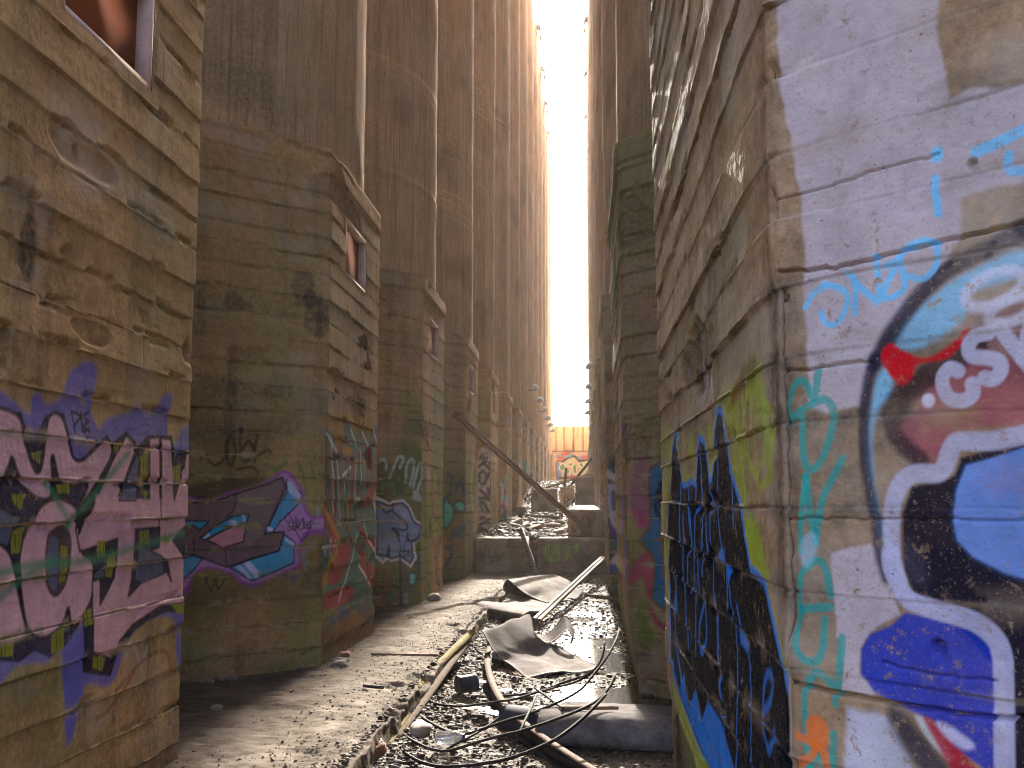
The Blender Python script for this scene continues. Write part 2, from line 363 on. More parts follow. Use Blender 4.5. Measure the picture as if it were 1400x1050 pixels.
def make_base(root, O, H, S, Z, seed, layers, mat, bh=.22, tilt=.02, amp=.012, moss=.3, dark=.4, pale=.25, win=None, cap=0.0, right=False, mossz=(0, 6), off=None, mosstop=0, spots=()):
    jr = np.random.default_rng(seed + 100)
    J = [0 - .3]
    while J[-1] < H: J.append(J[-1] + bh * jr.uniform(.86, 1.14))
    J = np.array(J)
    xy, nr = O.pos(S)
    d, sm, ed, X, Y, idx = relief(S, Z, seed, bh, tilt, amp, J)
    d0_ = (lambda X: .78 * ss(.0, -.05, X) + .6 * ss(.3, .02, X) * (X > 0))
    keep = np.ones((len(Z) - 1, len(S) - 1), bool)
    if win:
        s0, s1, z0, z1 = win
        q = np.maximum(np.maximum(s0 - X, X - s1), np.maximum(z0 - Y, Y - z1))
        d = d * ss(0, .05, q)
        Sm = (S[1:] + S[:-1]) / 2; Zm = (Z[1:] + Z[:-1]) / 2
        keep &= ~(((Sm > s0) & (Sm < s1))[None, :] & ((Zm > z0) & (Zm < z1))[:, None])
    for s0, z0, rs, rz, dp, dv in spots:
        e = ((X - s0) / rs) ** 2 + ((Y - z0) / rz) ** 2 + 2.6 * (fbm(X * 2.5, Y * 6, seed + 60, 5) - .5); d = d - dp * ss(1, .6, e) * (.4 + 1.2 * fbm(X * 15, Y * 15, seed + 61, 4))
    if cap: d = d + cap * ss(H - .24, H - .23, Y)
    d = d - .03 * ss(H - .03, H, Y) * vn(X * 3, Y, seed + 20)
    if right: d = d + .012 * (Y - 1.6) - .10 * ss(.55, -.25, Y) * (1 if O.cy > 8 else 0)
    if off is not None: d = d + off(X, Y) - d0_(X) * d
    # soft arrises
    for k in (0, O.L):
        e = np.abs(X - k); d = d - ss(.02, 0, e) * (.006 + .022 * ss(.5, .75, fbm(Y * 4, Y * 0 + k, seed + 30, 3)))
    co = np.empty((len(Z), len(S), 3)); co[..., :2] = xy[None] + nr[None] * d[..., None]; co[..., 2] = Y
    n0 = fbm(X * .55, Y * .3, seed + 40, 4); n1 = fbm(X * 6, Y * .45, seed + 41, 4); n2 = fbm(X * 1.3, Y * .8, seed + 42, 4); n3 = fbm(X * 2.2, Y * 4, seed + 43, 4)
    n4 = vn(X * .25 + 9, idx * 1.7, seed + 44)
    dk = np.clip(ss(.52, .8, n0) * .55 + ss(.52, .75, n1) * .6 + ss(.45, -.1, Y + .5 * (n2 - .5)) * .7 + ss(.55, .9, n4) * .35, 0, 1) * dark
    dk = np.clip(dk + sm * .25 + ss(.03, .0, ed) * .25 * ss(.4, .6, n3), 0, 1)
    ms = ss(.44 - .12 * moss, .66 - .06 * moss, n2) * moss * ss(mossz[1], mossz[0] + .5, Y) * (.5 + n3)
    ms = ms + mosstop * ss(3.4, 4.4, Y) * (.35 + n2)
    for s0, z0, rs, rz, dp, dv in spots:
        e = ((X - s0) / rs) ** 2 + ((Y - z0) / rz) ** 2 + 2.6 * (fbm(X * 2.5, Y * 6, seed + 60, 5) - .5); dk = np.clip(dk + dv * ss(1.1, .3, e), 0, 1)
    pl = np.clip(ss(.54, .72, n3) * pale + ss(.62, .8, fbm(X * 1.1, Y * 2.1, seed + 47, 3)) * pale * .8 + ss(.016, .0, ed) * pale * .8 * ss(.5, .7, n1), 0, 1)
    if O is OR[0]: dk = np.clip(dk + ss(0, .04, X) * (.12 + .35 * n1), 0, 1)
    if layers is None: pt = np.zeros((len(Z), len(S), 4))
    else: pt = paint(layers, S, Z)
    sk = np.clip(.85 * ss(.009, .001, ed) * ss(.38, .6, fbm(X * 5, Y * 3, seed + 70, 4)) + .8 * ss(.58, .64, fbm(X * 7, Y * 7, seed + 71, 5)) * ss(.05, .0, ed), 0, 1)
    sk = sk * (.45 if O is OR[0] else 1.0); pt = pt * (1 - sk)[..., None]; pl = np.clip(pl + .6 * sk * (pt[..., 3] > .02), 0, 1)
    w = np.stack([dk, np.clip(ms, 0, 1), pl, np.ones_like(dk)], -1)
    ns, nz = len(S), len(Z)
    a = (np.arange(nz - 1)[:, None] * ns + np.arange(ns - 1)[None]); q = np.stack([a, a + 1, a + 1 + ns, a + ns], -1)[keep]
    co = co.reshape(-1, 3); k = len(co)
    back = [np.array([*O.P[i], z]) for z in (Z[0], H) for i in range(3, 8)] + [np.array([*O.P[0], z]) for z in (Z[0], H)]
    back = np.array(back); B = lambda i, top: k + i % 5 + 5 * top if i < 5 else k + 10 + top
    qb = [(B(i, 0), B(i + 1, 0), B(i + 1, 1), B(i, 1)) for i in range(5)]
    topr = list(range((nz - 1) * ns, nz * ns)) + [k + 5 + i for i in range(5)] + [k + 11]
    ctr = k + 12; co = np.concatenate([co, back, [[O.cx, O.cy, H + .01]]])
    tr = [(topr[i], topr[(i + 1) % len(topr)], ctr) for i in range(len(topr))]
    q = np.concatenate([q, np.array(qb)])
    tr = np.array(tr)
    if O.right: q = q[:, ::-1]; tr = tr[:, ::-1]
    z4 = np.zeros((13, 4)); z5 = np.tile([.2, .1, .1, 1.], (13, 1))
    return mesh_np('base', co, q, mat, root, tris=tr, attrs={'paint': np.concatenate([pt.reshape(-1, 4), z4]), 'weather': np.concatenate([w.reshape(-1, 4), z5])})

def make_window(root, O, win, depth=.115):
    s0, s1, z0, z1 = win; c = .015
    n = O.n[1]; 
    def P(s, z, dd): 
        p = O.P[1] + O.T[1] * s + n * dd; return (p[0], p[1], z)
    mb = MB(); th = .03
    # four jamb boards lining the hole
    def slab(a0, a1, b0, b1):
        co = [P(a, b, dd) for dd in (-.004, -depth) for a, b in ((a0, b0), (a1, b0), (a1, b1), (a0, b1))]
        mb.add(co, [(0, 1, 2, 3), (4, 7, 6, 5), (0, 4, 5, 1), (1, 5, 6, 2), (2, 6, 7, 3), (3, 7, 4, 0)])
    slab(s0 - .001, s0 + th, z0, z1); slab(s1 - th, s1 + .001, z0, z1); slab(s0 + th, s1 - th, z1 - th, z1); slab(s0 + th, s1 - th, z0, z0 + th)
    w = mb.build('window', M['jamb'], root)
    mb = MB(); co = [P(a, b, dd) for dd in (-depth + .02, -depth - .03) for a, b in ((s0 + th, z0 + th), (s1 - th, z0 + th), (s1 - th, z1 - th), (s0 + th, z1 - th))]
    mb.add(co, [(0, 1, 2, 3), (4, 7, 6, 5), (0, 4, 5, 1), (1, 5, 6, 2), (2, 6, 7, 3), (3, 7, 4, 0)])
    mb.build('shutter', M['red_in'], w)
    return w

def make_shaft(root, O, r, z0, z1, seed, fine, right, gouges=()):
    na, = (150 if fine else 60,)
    m = -1 if right else 1
    ang = np.linspace(-PI * .62, PI * .62, na)                        # the half that faces the alley
    zs = np.arange(z0, 16, .09) if fine else np.arange(z0, 16, .5)
    zs = np.concatenate([zs, np.linspace(16, z1, 30 if fine else 14)])
    if fine and gouges:
        for g in gouges: zs = np.union1d(zs, np.arange(g[1] - g[3] * 1.5, g[1] + g[3] * 1.5, .02)); ang = np.union1d(ang, np.linspace(g[0] - g[2] * 1.6, g[0] + g[2] * 1.6, 60))
    A, Y = np.meshgrid(ang, zs); s = A * r
    d = .010 * (fbm(s * 2.2, Y * .15, seed, 3) - .5) + .014 * (fbm(s * .5, Y * 1.1, seed + 1, 3) - .5) + .006 * (fbm(s * 9, Y * .12, seed + 2, 2) - .5)
    lift = np.abs(((Y + .25 * vn(s * .7, Y * 0, seed + 3)) % 1.22) - .61); d = d - .002 * ss(.03, 0, lift) * ss(.5, .7, fbm(s, Y, seed + 6, 2))
    gm = np.zeros_like(d)
    for ga, gz, gw, gh in gouges:
        q = ((A - ga) / gw + .35 * (Y - gz) / gh) ** 2 + ((Y - gz) / gh) ** 2 + .9 * (fbm(s * 6, Y * 6, seed + 8, 3) - .5)
        g = ss(1, .5, q); gm = np.maximum(gm, g); d = d - g * (.045 + .05 * fbm(s * 18, Y * 18, seed + 9, 3))
    sp = ss(.72, .76, fbm(s * 2.5, Y * 2.2, seed + 12, 4)); d = d - .02 * sp
    co = np.empty(A.shape + (3,)); R = r + d
    co[..., 0] = O.cx + m * R * np.cos(A); co[..., 1] = O.cy + R * np.sin(A); co[..., 2] = Y
    n0 = fbm(s * 1.4, Y * .13, seed + 20, 4); n1 = fbm(s * 9, Y * .1, seed + 21, 4); n2 = fbm(s * .8, Y * .9, seed + 22, 4); n3 = fbm(s * .6, Y * 1.6, seed + 25, 4)
    dk = np.clip(ss(.52, .75, n0) * .25 + ss(.52, .75, n1) * .2 + ss(.55, .75, n2) * .3 + gm * .3, 0, .8)
    ms = ss(.5, .7, n3) * .2 * ss(12, 5, Y); pl = ss(.55, .75, fbm(s * 7 + 3, Y * .12, seed + 23, 3)) * .12 + ss(.6, .75, n3) * .12
    w = np.stack([dk, ms, pl, np.ones_like(dk)], -1).reshape(-1, 4); co = co.reshape(-1, 3)
    ns = len(ang); nz = len(zs); a = (np.arange(nz - 1)[:, None] * ns + np.arange(ns - 1)[None]); q = np.stack([a, a + 1, a + 1 + ns, a + ns], -1).reshape(-1, 4)
    # plain back half and top
    k = len(co); nb = 24; ab = np.linspace(ang[-1], ang[0] + 2 * PI, nb)
    bk = np.array([(O.cx + m * r * math.cos(x), O.cy + r * math.sin(x), z) for z in (z0, z1) for x in ab])
    qb = np.array([(k + i, k + i + 1, k + nb + i + 1, k + nb + i) for i in range(nb - 1)])
    ring = list(range((nz - 1) * ns, nz * ns)) + list(range(k + nb, k + 2 * nb)); c = k + 2 * nb
    tr = np.array([(ring[i], ring[(i + 1) % len(ring)], c) for i in range(len(ring))])
    co = np.concatenate([co, bk, [[O.cx, O.cy, z1 + .2]]]); q = np.concatenate([q, qb])
    if right: q = q[:, ::-1]; tr = tr[:, ::-1]
    w = np.concatenate([w, np.tile([.2, .1, .1, 1.], (2 * nb + 1, 1))])
    return mesh_np('shaft', co, q, M['shaft'], root, tris=tr, attrs={'weather': w, 'paint': np.zeros((len(co), 4))}, smooth=True)

def cols(*segs):
    """segs: (start, stop, step)"""
    return np.unique(np.round(np.concatenate([np.append(np.arange(a, b, s), b) for a, b, s in segs]), 5))
# ------------------------------------------------------------------ graffiti traced onto the real wall faces
def zm(x0, y0, k): return lambda pts: [(x0 + x / k, y0 + y / k) for x, y in pts]
ZA = zm(0, 500, 2.385); ZB = zm(250, 570, 4.2); ZC = zm(430, 560, 3.284); ZD = zm(510, 600, 4.373); ZE = zm(640, 590, 7)
ZF = zm(1050, 160, 3); ZG = zm(1050, 470, 3); ZH = zm(1050, 750, 3.5); ZI = zm(900, 480, 1.842); ZJ = zm(815, 600, 3.09); ZK = zm(735, 570, 9.55)
PX = lambda p: p
class Art:
    def __init__(s, fn, lim, k=1.0): s.l = []; s.fn = fn; s.lim = lim; s.k_ = k; s.g = 1.0; s.sf = 1.0
    def hs(s, p):
        a = s.fn([p])[0]; b = s.fn([(p[0] + 1, p[1])])[0]; return abs(b[0] - a[0])
    def poly(s, z, pts, c, sm=True, soft=.008, op=1, edge=None, ew=.02, **k):
        p = s.fn(z(pts)); p = smooth_pts(p, True, 4) if sm else p; soft *= s.k_ * s.sf; ew *= s.k_
        s.l.append(dict(k='p', p=p, c=np.minimum(lin(c) * s.g, .9), soft=soft, op=op, lim=s.lim, **k))
        if edge is not None: s.l.append(dict(k='s', p=np.concatenate([p, p[:1]]), c=np.minimum(lin(edge) * s.g, .9), w=ew, soft=soft * .8, op=.96, lim=s.lim))
        return s
    def line(s, z, pts, c, w, sm=True, soft=.006, op=.95, **k):
        if w < 0: w = -w * s.hs(np.mean(np.array(z(pts)), 0)); soft = w * .25
        else: w *= s.k_; soft *= s.k_ * s.sf
        p = s.fn(z(pts)); p = smooth_pts(p, False, 4) if sm and len(p) > 2 else p
        if len(p) == 1: p = np.concatenate([p, p + 1e-4])
        s.l.append(dict(k='s', p=p, c=np.minimum(lin(c) * s.g, .9), w=w, soft=soft, op=op, lim=s.lim, **k)); return s
BLK = (16, 13, 14)
LX = -5.52; LA = 3.0; LSP = 6.0; LC0 = 11.19; H0 = 5.15
RA = 3.9; RX = .40 + RA; RSP = 7.8; RC0 = 2.15 + RA * T225
OL = [Oct(LX, LC0 + LSP * (i - 1), LA - .004, False) for i in range(14)]
OR = [Oct(RX, RC0 + RSP * i, RA - .004, True) for i in range(11)]
def art(O, face, k=1.0):
    return Art(lambda p: O.px(face, p), ((face - 1) * O.L, face * O.L), k)

# pink letters on the nearest left base
A = art(OL[0], 1); V = (92, 92, 176); PK = (212, 166, 178); GR = (138, 140, 40); GB = (92, 100, 128)
A.poly(ZA, [(-60,125),(60,130),(95,160),(108,100),(135,88),(142,118),(195,108),(238,10),(315,-5),(302,140),(330,205),(348,172),(430,152),(445,135),(500,150),(535,95),(562,95),(547,190),(562,262),(640,235),(640,1010),(585,990),(568,830),(480,830),(425,880),(385,1000),(350,1045),(285,1040),(265,1100),(225,1220),(212,1050),(190,930),(150,965),(60,975),(-60,1000)], V, soft=.02, op=.93, wob=.01)
A.poly(ZA, [(212,900),(285,900),(270,1040),(255,1150),(235,1225),(220,1215)], V, soft=.012)
A.poly(ZA, [(-60,150),(70,150),(78,185),(110,240),(150,160),(212,153),(240,300),(268,300),(350,222),(362,250),(415,213),(452,262),(480,226),(563,228),(568,300),(585,274),(640,274),(640,810),(540,803),(480,832),(430,870),(388,940),(362,1014),(273,1000),(270,830),(240,870),(210,915),(160,952),(110,930),(60,967),(-60,960)], BLK, sm=False)
for q in ([(-60,165),(55,158),(80,250),(110,340),(130,340),(142,290),(160,170),(202,165),(228,270),(240,303),(272,306),(346,240),(362,290),(305,395),(258,455),(285,384),(200,386),(175,300),(166,310),(165,420),(130,435),(85,405),(55,345),(38,300),(20,340),(-60,480)],
          [(-60,560),(25,600),(50,680),(70,780),(88,870),(60,900),(-60,910)],
          [(100,520),(130,460),(185,432),(240,460),(256,520),(270,610),(302,640),(300,760),(240,850),(226,790),(210,830),(190,860),(150,885),(115,880),(90,850),(75,760),(65,650),(75,580)]):
    A.poly(ZA, q, PK, edge=BLK, ew=.022, grain=.1)
for q in ([(365,310),(412,228),(446,262),(372,462),(486,448),(488,235),(520,232),(520,525),(440,530),(385,548),(262,605),(252,530),(262,525),(262,548)],
          [(527,235),(558,240),(566,440),(600,330),(606,285),(645,280),(645,480),(565,570),(597,620),(645,700),(645,768),(520,785),(430,845),(385,900),(368,958),(300,935),(304,700),(330,690),(328,780),(375,690),(388,548),(447,530),(430,700),(420,752),(480,690),(545,672),(562,702),(548,640),(490,605),(520,590),(524,530)]):
    A.poly(ZA, q, PK, sm=False, edge=BLK, ew=.02)
A.poly(ZA, [(300,520),(450,495),(440,540),(385,560),(270,600)], PK, sm=False); A.poly(ZA, [(310,420),(520,440),(540,520),(300,545)], PK, sm=False)
A.poly(ZA, [(508,430),(540,430),(545,520),(505,525)], PK, sm=False); A.line(ZA, [(524,232),(522,530)], BLK, .02)
A.poly(ZA, [(176,535),(215,520),(236,560),(230,650),(215,720),(182,756),(155,720),(147,640),(158,560)], BLK)
A.poly(ZA, [(170,560),(192,570),(192,690),(180,735),(160,700),(160,600)], GB)
for q in ([(35,420),(78,418),(65,472),(40,450)], [(100,285),(130,278),(130,322),(105,300)], [(185,388),(225,384),(225,417),(185,417)], [(40,540),(85,523),(65,612),(38,612)], [(318,572),(344,568),(344,622),(318,624)], [(350,618),(380,608),(366,692),(344,687)], [(457,540),(489,535),(489,582),(457,582)], [(456,300),(482,268),(482,370),(456,384)], [(562,330),(587,320),(584,377),(562,377)], [(370,255),(396,248),(376,292)], [(520,560),(566,548),(545,582)], [(165,880),(206,848),(206,922),(165,942)], [(-30,900),(45,905),(40,947),(-30,950)], [(556,778),(640,772),(640,812),(575,807)], [(308,945),(347,953),(336,997),(305,985)], [(274,800),(299,790),(299,842),(274,852)], [(200,585),(223,590),(216,702),(195,706)], [(458,400),(484,410),(470,440)]):
    A.poly(ZA, q, GR, sm=False, soft=.004); m0 = np.mean(q, 0)
    A.line(ZA, [(m0[0] - 3, m0[1] - 22), (m0[0] - 3, m0[1] + 20)], BLK, .008); A.line(ZA, [(m0[0] + 9, m0[1] - 16), (m0[0] + 7, m0[1] + 12)], BLK, .006)
for q in ([(385,440),(445,290),(452,300),(442,440)], [(440,700),(455,585),(530,622),(537,678),(465,708)], [(305,680),(347,640),(342,690),(312,700)], [(-60,430),(60,500),(30,592),(-60,560)]):
    A.poly(ZA, q, GB, sm=False, op=.9, edge=BLK, ew=.012)
for q in ([(-60,690),(150,642),(300,632),(600,545)], [(228,515),(330,390),(418,285)], [(228,520),(150,378)], [(-20,780),(80,690),(170,640)]):
    A.line(ZA, q, (58, 125, 92), .045, soft=.022, op=.8)
for q in ([(235,150),(246,222)], [(235,150),(264,165),(244,192)], [(266,150),(270,212),(288,206)], [(292,150),(272,166),(290,182),(270,198),(292,214)]): A.line(ZA, q, BLK, .016)
for q, c in (([(410,960),(440,915),(460,972),(487,910)], (190,170,165)), ([(480,880),(490,930),(480,1010)], (40,75,52)), ([(380,1060),(470,960),(540,930),(560,990)], (120,52,48)), ([(320,1150),(360,1120),(440,1000)], (120,52,48)), ([(520,960),(530,850)], (175,160,150))):
    A.line(ZA, q, c, .022, op=.7, soft=.012)
ART_L = {0: A.l}
# second base: near chamfer
A = art(OL[1], 0, .48); A.g = 1.35; PU = (132, 66, 146); LV = (168, 132, 190); DG = (88, 72, 68); BL = (16, 138, 184); K2 = (18, 14, 20)
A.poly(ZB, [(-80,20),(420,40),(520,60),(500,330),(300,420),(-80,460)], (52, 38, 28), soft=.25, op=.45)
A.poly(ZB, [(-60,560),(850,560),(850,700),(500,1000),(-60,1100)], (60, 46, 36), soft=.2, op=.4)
for q, w in (([(150,250),(182,278),(232,250),(262,190)], .06), ([(275,105),(246,190),(275,282),(304,190),(275,105)], .06), ([(335,75),(328,150),(340,240),(372,252),(405,190),(375,140),(340,190)], .06), ([(430,95),(415,180),(412,255)], .06), ([(335,75)], .12), ([(440,215),(480,190),(505,200)], .05), ([(310,302),(400,290),(432,325)], .05), ([(105,238)], .05)):
    A.line(ZB, q, K2, w, soft=.03, op=.85)
for q, c, w in (([(660,265),(690,340),(712,440)], (46,92,50), .07), ([(740,270),(752,360)], (60,100,50), .06), ([(480,275),(540,300),(590,260)], (40,92,62), .09), ([(795,240),(797,250)], (140,40,45), .09), ([(770,520),(775,570)], (110,150,150), .06), ([(715,830),(700,870),(740,890)], (120,150,165), .06), ([(740,720),(700,780),(690,830)], (110,130,140), .08), ([(600,880),(640,920)], (60,70,100), .2)):
    A.line(ZB, q, c, w, soft=.03, op=.65)
A.poly(ZB, [(30,400),(300,350),(480,360),(300,440),(30,500)], (38, 26, 28), soft=.08, op=.8)
A.poly(ZB, [(-60,490),(160,482),(250,432),(380,410),(480,368),(560,310),(622,322),(692,420),(708,500),(742,568),(840,565),(840,668),(720,682),(672,780),(666,872),(540,905),(400,982),(270,905),(180,875),(110,885),(60,905),(30,1012),(-60,1040)], PU, soft=.035)
A.poly(ZB, [(-60,505),(180,492),(300,445),(480,385),(570,328),(620,345),(678,430),(690,510),(735,585),(840,580),(840,630),(700,660),(655,760),(650,855),(400,955),(270,885),(100,865),(30,960),(-60,1000)], LV, soft=.03, op=.75)
A.poly(ZB, [(-60,502),(190,482),(300,442),(480,387),(570,346),(592,400),(540,520),(470,672),(580,658),(552,772),(400,812),(250,862),(60,792),(-60,780)], DG, sm=False, soft=.012, edge=K2, ew=.04)
A.poly(ZB, [(300,480),(480,400),(560,380),(520,520),(440,690),(330,740)], (108, 98, 100), soft=.06, op=.6)
for q in ([(595,360),(682,440),(676,492),(560,600),(517,660),(470,672),(545,520),(596,430)], [(580,672),(642,720),(637,840),(400,942),(268,865),(400,815),(552,770)], [(98,695),(200,620),(290,570),(382,558),(366,606),(250,642),(130,706)], [(-60,830),(60,795),(112,815),(60,880),(-60,990)], [(-60,598),(152,598),(95,652),(60,620),(-60,640)]):
    A.poly(ZB, q, BL, sm=False, soft=.01, edge=K2, ew=.035)
A.poly(ZB, [(135,705),(250,645),(365,605),(346,716),(230,752)], (176, 122, 142), sm=False, edge=K2, ew=.035)
for q in ([(600,365),(628,375),(680,450),(672,488),(606,430)], [(382,828),(445,900),(422,932),(345,842)], [(262,600),(300,588),(322,620),(290,638)], [(300,860),(330,850),(400,925),(380,930)], [(585,690),(640,725),(640,745),(585,710)], [(340,565),(352,562),(362,600),(350,604)], [(110,695),(150,665),(160,680),(130,700)], [(480,650),(490,625),(520,645),(512,658)]):
    A.poly(ZB, q, (176, 178, 206), sm=False, soft=.01, op=.85)
for q in ([(592,580),(612,560),(682,710),(752,590)], [(585,585),(640,650),(650,570),(656,640),(692,580),(700,640),(738,590),(720,640)], [(612,600),(604,650),(630,640),(634,600)], [(668,590),(660,640),(690,640),(690,600)], [(715,600),(708,640),(735,635)], [(300,445),(300,520),(250,580)], [(245,755),(250,860)], [(60,700),(70,790)]):
    A.line(ZB, q, K2, .025)
for q in ([(50,470),(90,455),(80,480),(120,450),(130,480),(165,460)], [(130,920),(160,1000),(190,920),(200,990),(240,930)]): A.line(ZB, q, K2, .03, op=.8)
A.line(ZB, [(405,975),(404,1060)], (130, 130, 135), .016, op=.6)
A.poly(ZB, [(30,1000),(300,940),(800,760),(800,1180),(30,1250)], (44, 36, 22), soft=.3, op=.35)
B = art(OL[1], 1); B.g = 1.45; TL = (48, 92, 92); RD = (132, 42, 50); YL = (150, 112, 32)
B.poly(ZC, [(30,60),(140,15),(300,60),(300,190),(30,180)], (128, 100, 30), soft=.04, op=.85)
B.poly(ZC, [(46,120),(70,95),(95,140),(112,200),(135,90),(150,50),(188,110),(205,175),(208,90),(220,80),(242,135),(262,88),(305,125),(305,930),(170,890),(100,885),(30,835),(48,600),(42,400)], TL, soft=.03)
for x, a, b, w in ((62,150,420,.05), (88,200,520,.035), (112,160,480,.06), (140,120,300,.05), (166,210,420,.05), (200,200,400,.04), (235,150,330,.04), (252,180,420,.05), (276,120,330,.05)):
    B.line(ZC, [(x, a), (x + 3, (a + b) / 2), (x - 2, b)], RD, -2.6)
for q in ([(45,400),(110,560),(150,640),(130,720),(80,640),(50,520)], [(130,600),(165,640),(110,770),(55,770)], [(205,600),(250,690),(290,720),(290,790),(250,790),(205,720)], [(190,520),(290,610),(290,660),(235,600)], [(30,830),(160,790),(175,850),(40,900)], [(250,340),(205,430),(240,430),(290,330)]):
    B.poly(ZC, q, RD, soft=.02)
for q, c, w in (([(152,400),(150,500),(148,580)], YL, .10), ([(44,380),(60,480),(108,570)], YL, .08), ([(40,800),(75,690),(100,640)], YL, .09), ([(196,610),(205,690)], YL, .07), ([(40,250),(42,430)], (120,130,30), .1), ([(270,390),(280,430)], YL, .12), ([(270,800),(295,800)], YL, .1), ([(130,180),(165,190)], YL, .1)):
    B.line(ZC, q, c, w, soft=.02)
for q in ([(74,115),(82,300),(86,460)], [(100,230),(110,400),(118,515)], [(190,560),(165,680),(108,860)], [(222,512),(236,572),(285,655)], [(200,700),(235,760),(262,812)], [(125,295),(162,258)], [(58,110),(100,190)], [(135,330),(140,420)], [(185,250),(180,390),(200,400)], [(215,100),(240,160)], [(265,90),(285,160)], [(165,90),(190,160)], [(205,180),(208,330)], [(265,400),(285,510)]):
    B.line(ZC, q, (190, 200, 200), -1.1, op=.85)
for q in ([(80,200),(95,330),(96,470)], [(150,280),(140,420),(150,560),(205,640)], [(220,420),(180,450),(190,500)], [(235,650),(240,760)], [(150,850),(290,800)]):
    B.line(ZC, q, (20, 36, 50), -2.2, op=.85)
B.poly(ZC, [(55,985),(95,895),(185,885),(150,925),(90,965)], (48, 86, 120), soft=.03, patch=.42)
for q in ([(50,600),(60,650),(70,580),(80,660),(90,590)], [(45,620),(100,610)]): B.line(ZC, q, (180, 175, 200), .03, op=.7)
B.poly(ZC, [(30,1000),(100,940),(305,870),(305,1000),(120,1060),(30,1100)], (84, 46, 34), soft=.05, op=.7)
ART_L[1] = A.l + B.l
# third base
A = art(OL[2], 0, .42); B = art(OL[2], 1, .7); A.g = B.g = 1.45; PB = (150, 182, 186); BB = (112, 132, 172); NV = (24, 34, 58)
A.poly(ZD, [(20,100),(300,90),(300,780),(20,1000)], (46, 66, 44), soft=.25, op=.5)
A.poly(ZD, [(20,150),(200,180),(190,300),(20,420)], (40, 70, 44), soft=.08, op=.75)
A.poly(ZD, [(210,300),(298,300),(292,372),(220,352)], (160, 180, 180), soft=.05, op=.8, patch=.4)
for q in ([(45,130),(62,120),(78,150),(78,180)], [(95,235),(125,165),(150,110),(182,115),(160,175)], [(195,260),(200,160),(235,120),(242,180),(222,275)], [(240,290),(268,170),(288,150),(292,230),(268,300)]):
    A.line(ZD, q, PB, .11, soft=.035, op=.85)
for q in ([(60,280),(120,270),(130,330)], [(50,340),(60,270)], [(240,440),(290,450)], [(110,190),(90,240)]): A.line(ZD, q, (70, 110, 90), .1, soft=.04, op=.7)
A.poly(ZD, [(20,350),(100,392),(120,378),(180,370),(217,408),(252,488),(298,518),(288,592),(240,620),(255,712),(225,760),(165,712),(110,728),(80,712),(60,742),(20,700)], BB, sm=False, soft=.03, edge=(190, 190, 205), ew=.12)
A.poly(ZD, [(25,372),(100,402),(122,390),(178,384),(210,415),(244,496),(286,524),(278,585),(228,615),(242,705),(222,742),(165,700),(110,715),(80,700),(25,690)], BB, sm=False, soft=.03, edge=NV, ew=.09)
A.poly(ZD, [(30,420),(110,440),(160,520),(60,620),(30,600)], (76, 94, 132), soft=.1, op=.6); A.poly(ZD, [(150,400),(200,420),(230,500),(180,470)], (150, 165, 195), soft=.06, op=.5)
for q in ([(35,398),(80,440),(112,430),(190,500),(206,522),(190,546),(110,536),(150,562),(156,612)], [(120,390),(118,430)], [(205,565),(215,605),(250,612),(288,588)]): A.line(ZD, q, NV, .09, soft=.02)
for q in ([(94,605),(80,708),(108,708)], [(205,560),(195,620),(225,610)], [(110,530),(150,560),(150,590)]): A.poly(ZD, q, NV, sm=False, soft=.02)
for q in ([(148,660),(165,700),(160,640)], [(182,640),(190,705),(215,662),(212,705),(235,690)], [(185,625),(195,632)], [(170,670),(240,680)]): A.line(ZD, q, NV, .05, soft=.015)
for q, c, w in (([(65,760),(100,735),(118,820),(95,910),(62,840),(65,760)], (40,92,60), .12), ([(125,740),(140,860),(110,960)], (50,96,70), .1), ([(163,715),(165,860),(164,1000)], NV, .13), ([(190,750),(188,880),(222,912),(302,905),(308,700)], (50,74,90), .08), ([(270,750),(280,700),(302,710)], (40,64,120), .12), ([(280,820),(290,880)], (40,64,120), .1), ([(195,930),(200,1000)], (110,130,140), .2), ([(80,800),(90,900)], (120,80,50), .2)):
    A.line(ZD, q, c, w, soft=.03, op=.8)
A.line(ZD, smooth_pts([(235 + 32 * math.cos(t), 838 + 42 * math.sin(t)) for t in np.linspace(0, 6.28, 9)], False, 2).tolist(), (44, 66, 70), .08, soft=.03, op=.8); A.line(ZD, [(236,825),(236,850)], (110, 190, 200), .2, soft=.06)
for x, a, b in ((338,300,600), (352,290,560), (366,400,600), (380,350,590), (392,370,570), (402,440,560), (372,215,290)):
    B.line(ZD, [(x, a), (x - 4, (a + b) / 2), (x + 5, b)], (128, 152, 44), .16, soft=.05, op=.85, wob=.03)
for q in ([(345,320),(360,420),(340,520)], [(375,380),(390,460),(380,560)], [(360,440),(400,520)]): B.line(ZD, q, (70, 90, 30), .06, soft=.02)
B.line(ZD, [(382,610),(378,740),(384,840)], (44, 40, 24), .22, soft=.1, op=.5); B.poly(ZD, [(300,240),(312,240),(330,900),(310,900)], (60, 66, 34), soft=.1, op=.4)
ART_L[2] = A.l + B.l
A = art(OL[3], 0, .5); B = art(OL[3], 1, .8); A.g = B.g = 1.45
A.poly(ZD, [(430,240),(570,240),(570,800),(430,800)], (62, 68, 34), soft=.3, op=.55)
A.poly(ZD, [(425,365),(465,388),(487,440),(470,492),(425,535)], (32, 160, 150), soft=.04, edge=NV, ew=.1); A.poly(ZD, [(488,388),(520,372),(550,390),(546,427),(515,432),(490,402)], (40, 165, 158), soft=.03, edge=NV, ew=.1)
for q in ([(446,210),(470,212),(464,322),(440,345)], [(500,315),(506,270),(535,272),(545,340)], [(460,600),(500,570),(560,520),(480,548)], [(440,650),(470,672),(440,755)], [(560,260),(562,300)], [(470,570),(520,580)]): A.line(ZD, q, (24, 56, 78), .16, soft=.05)
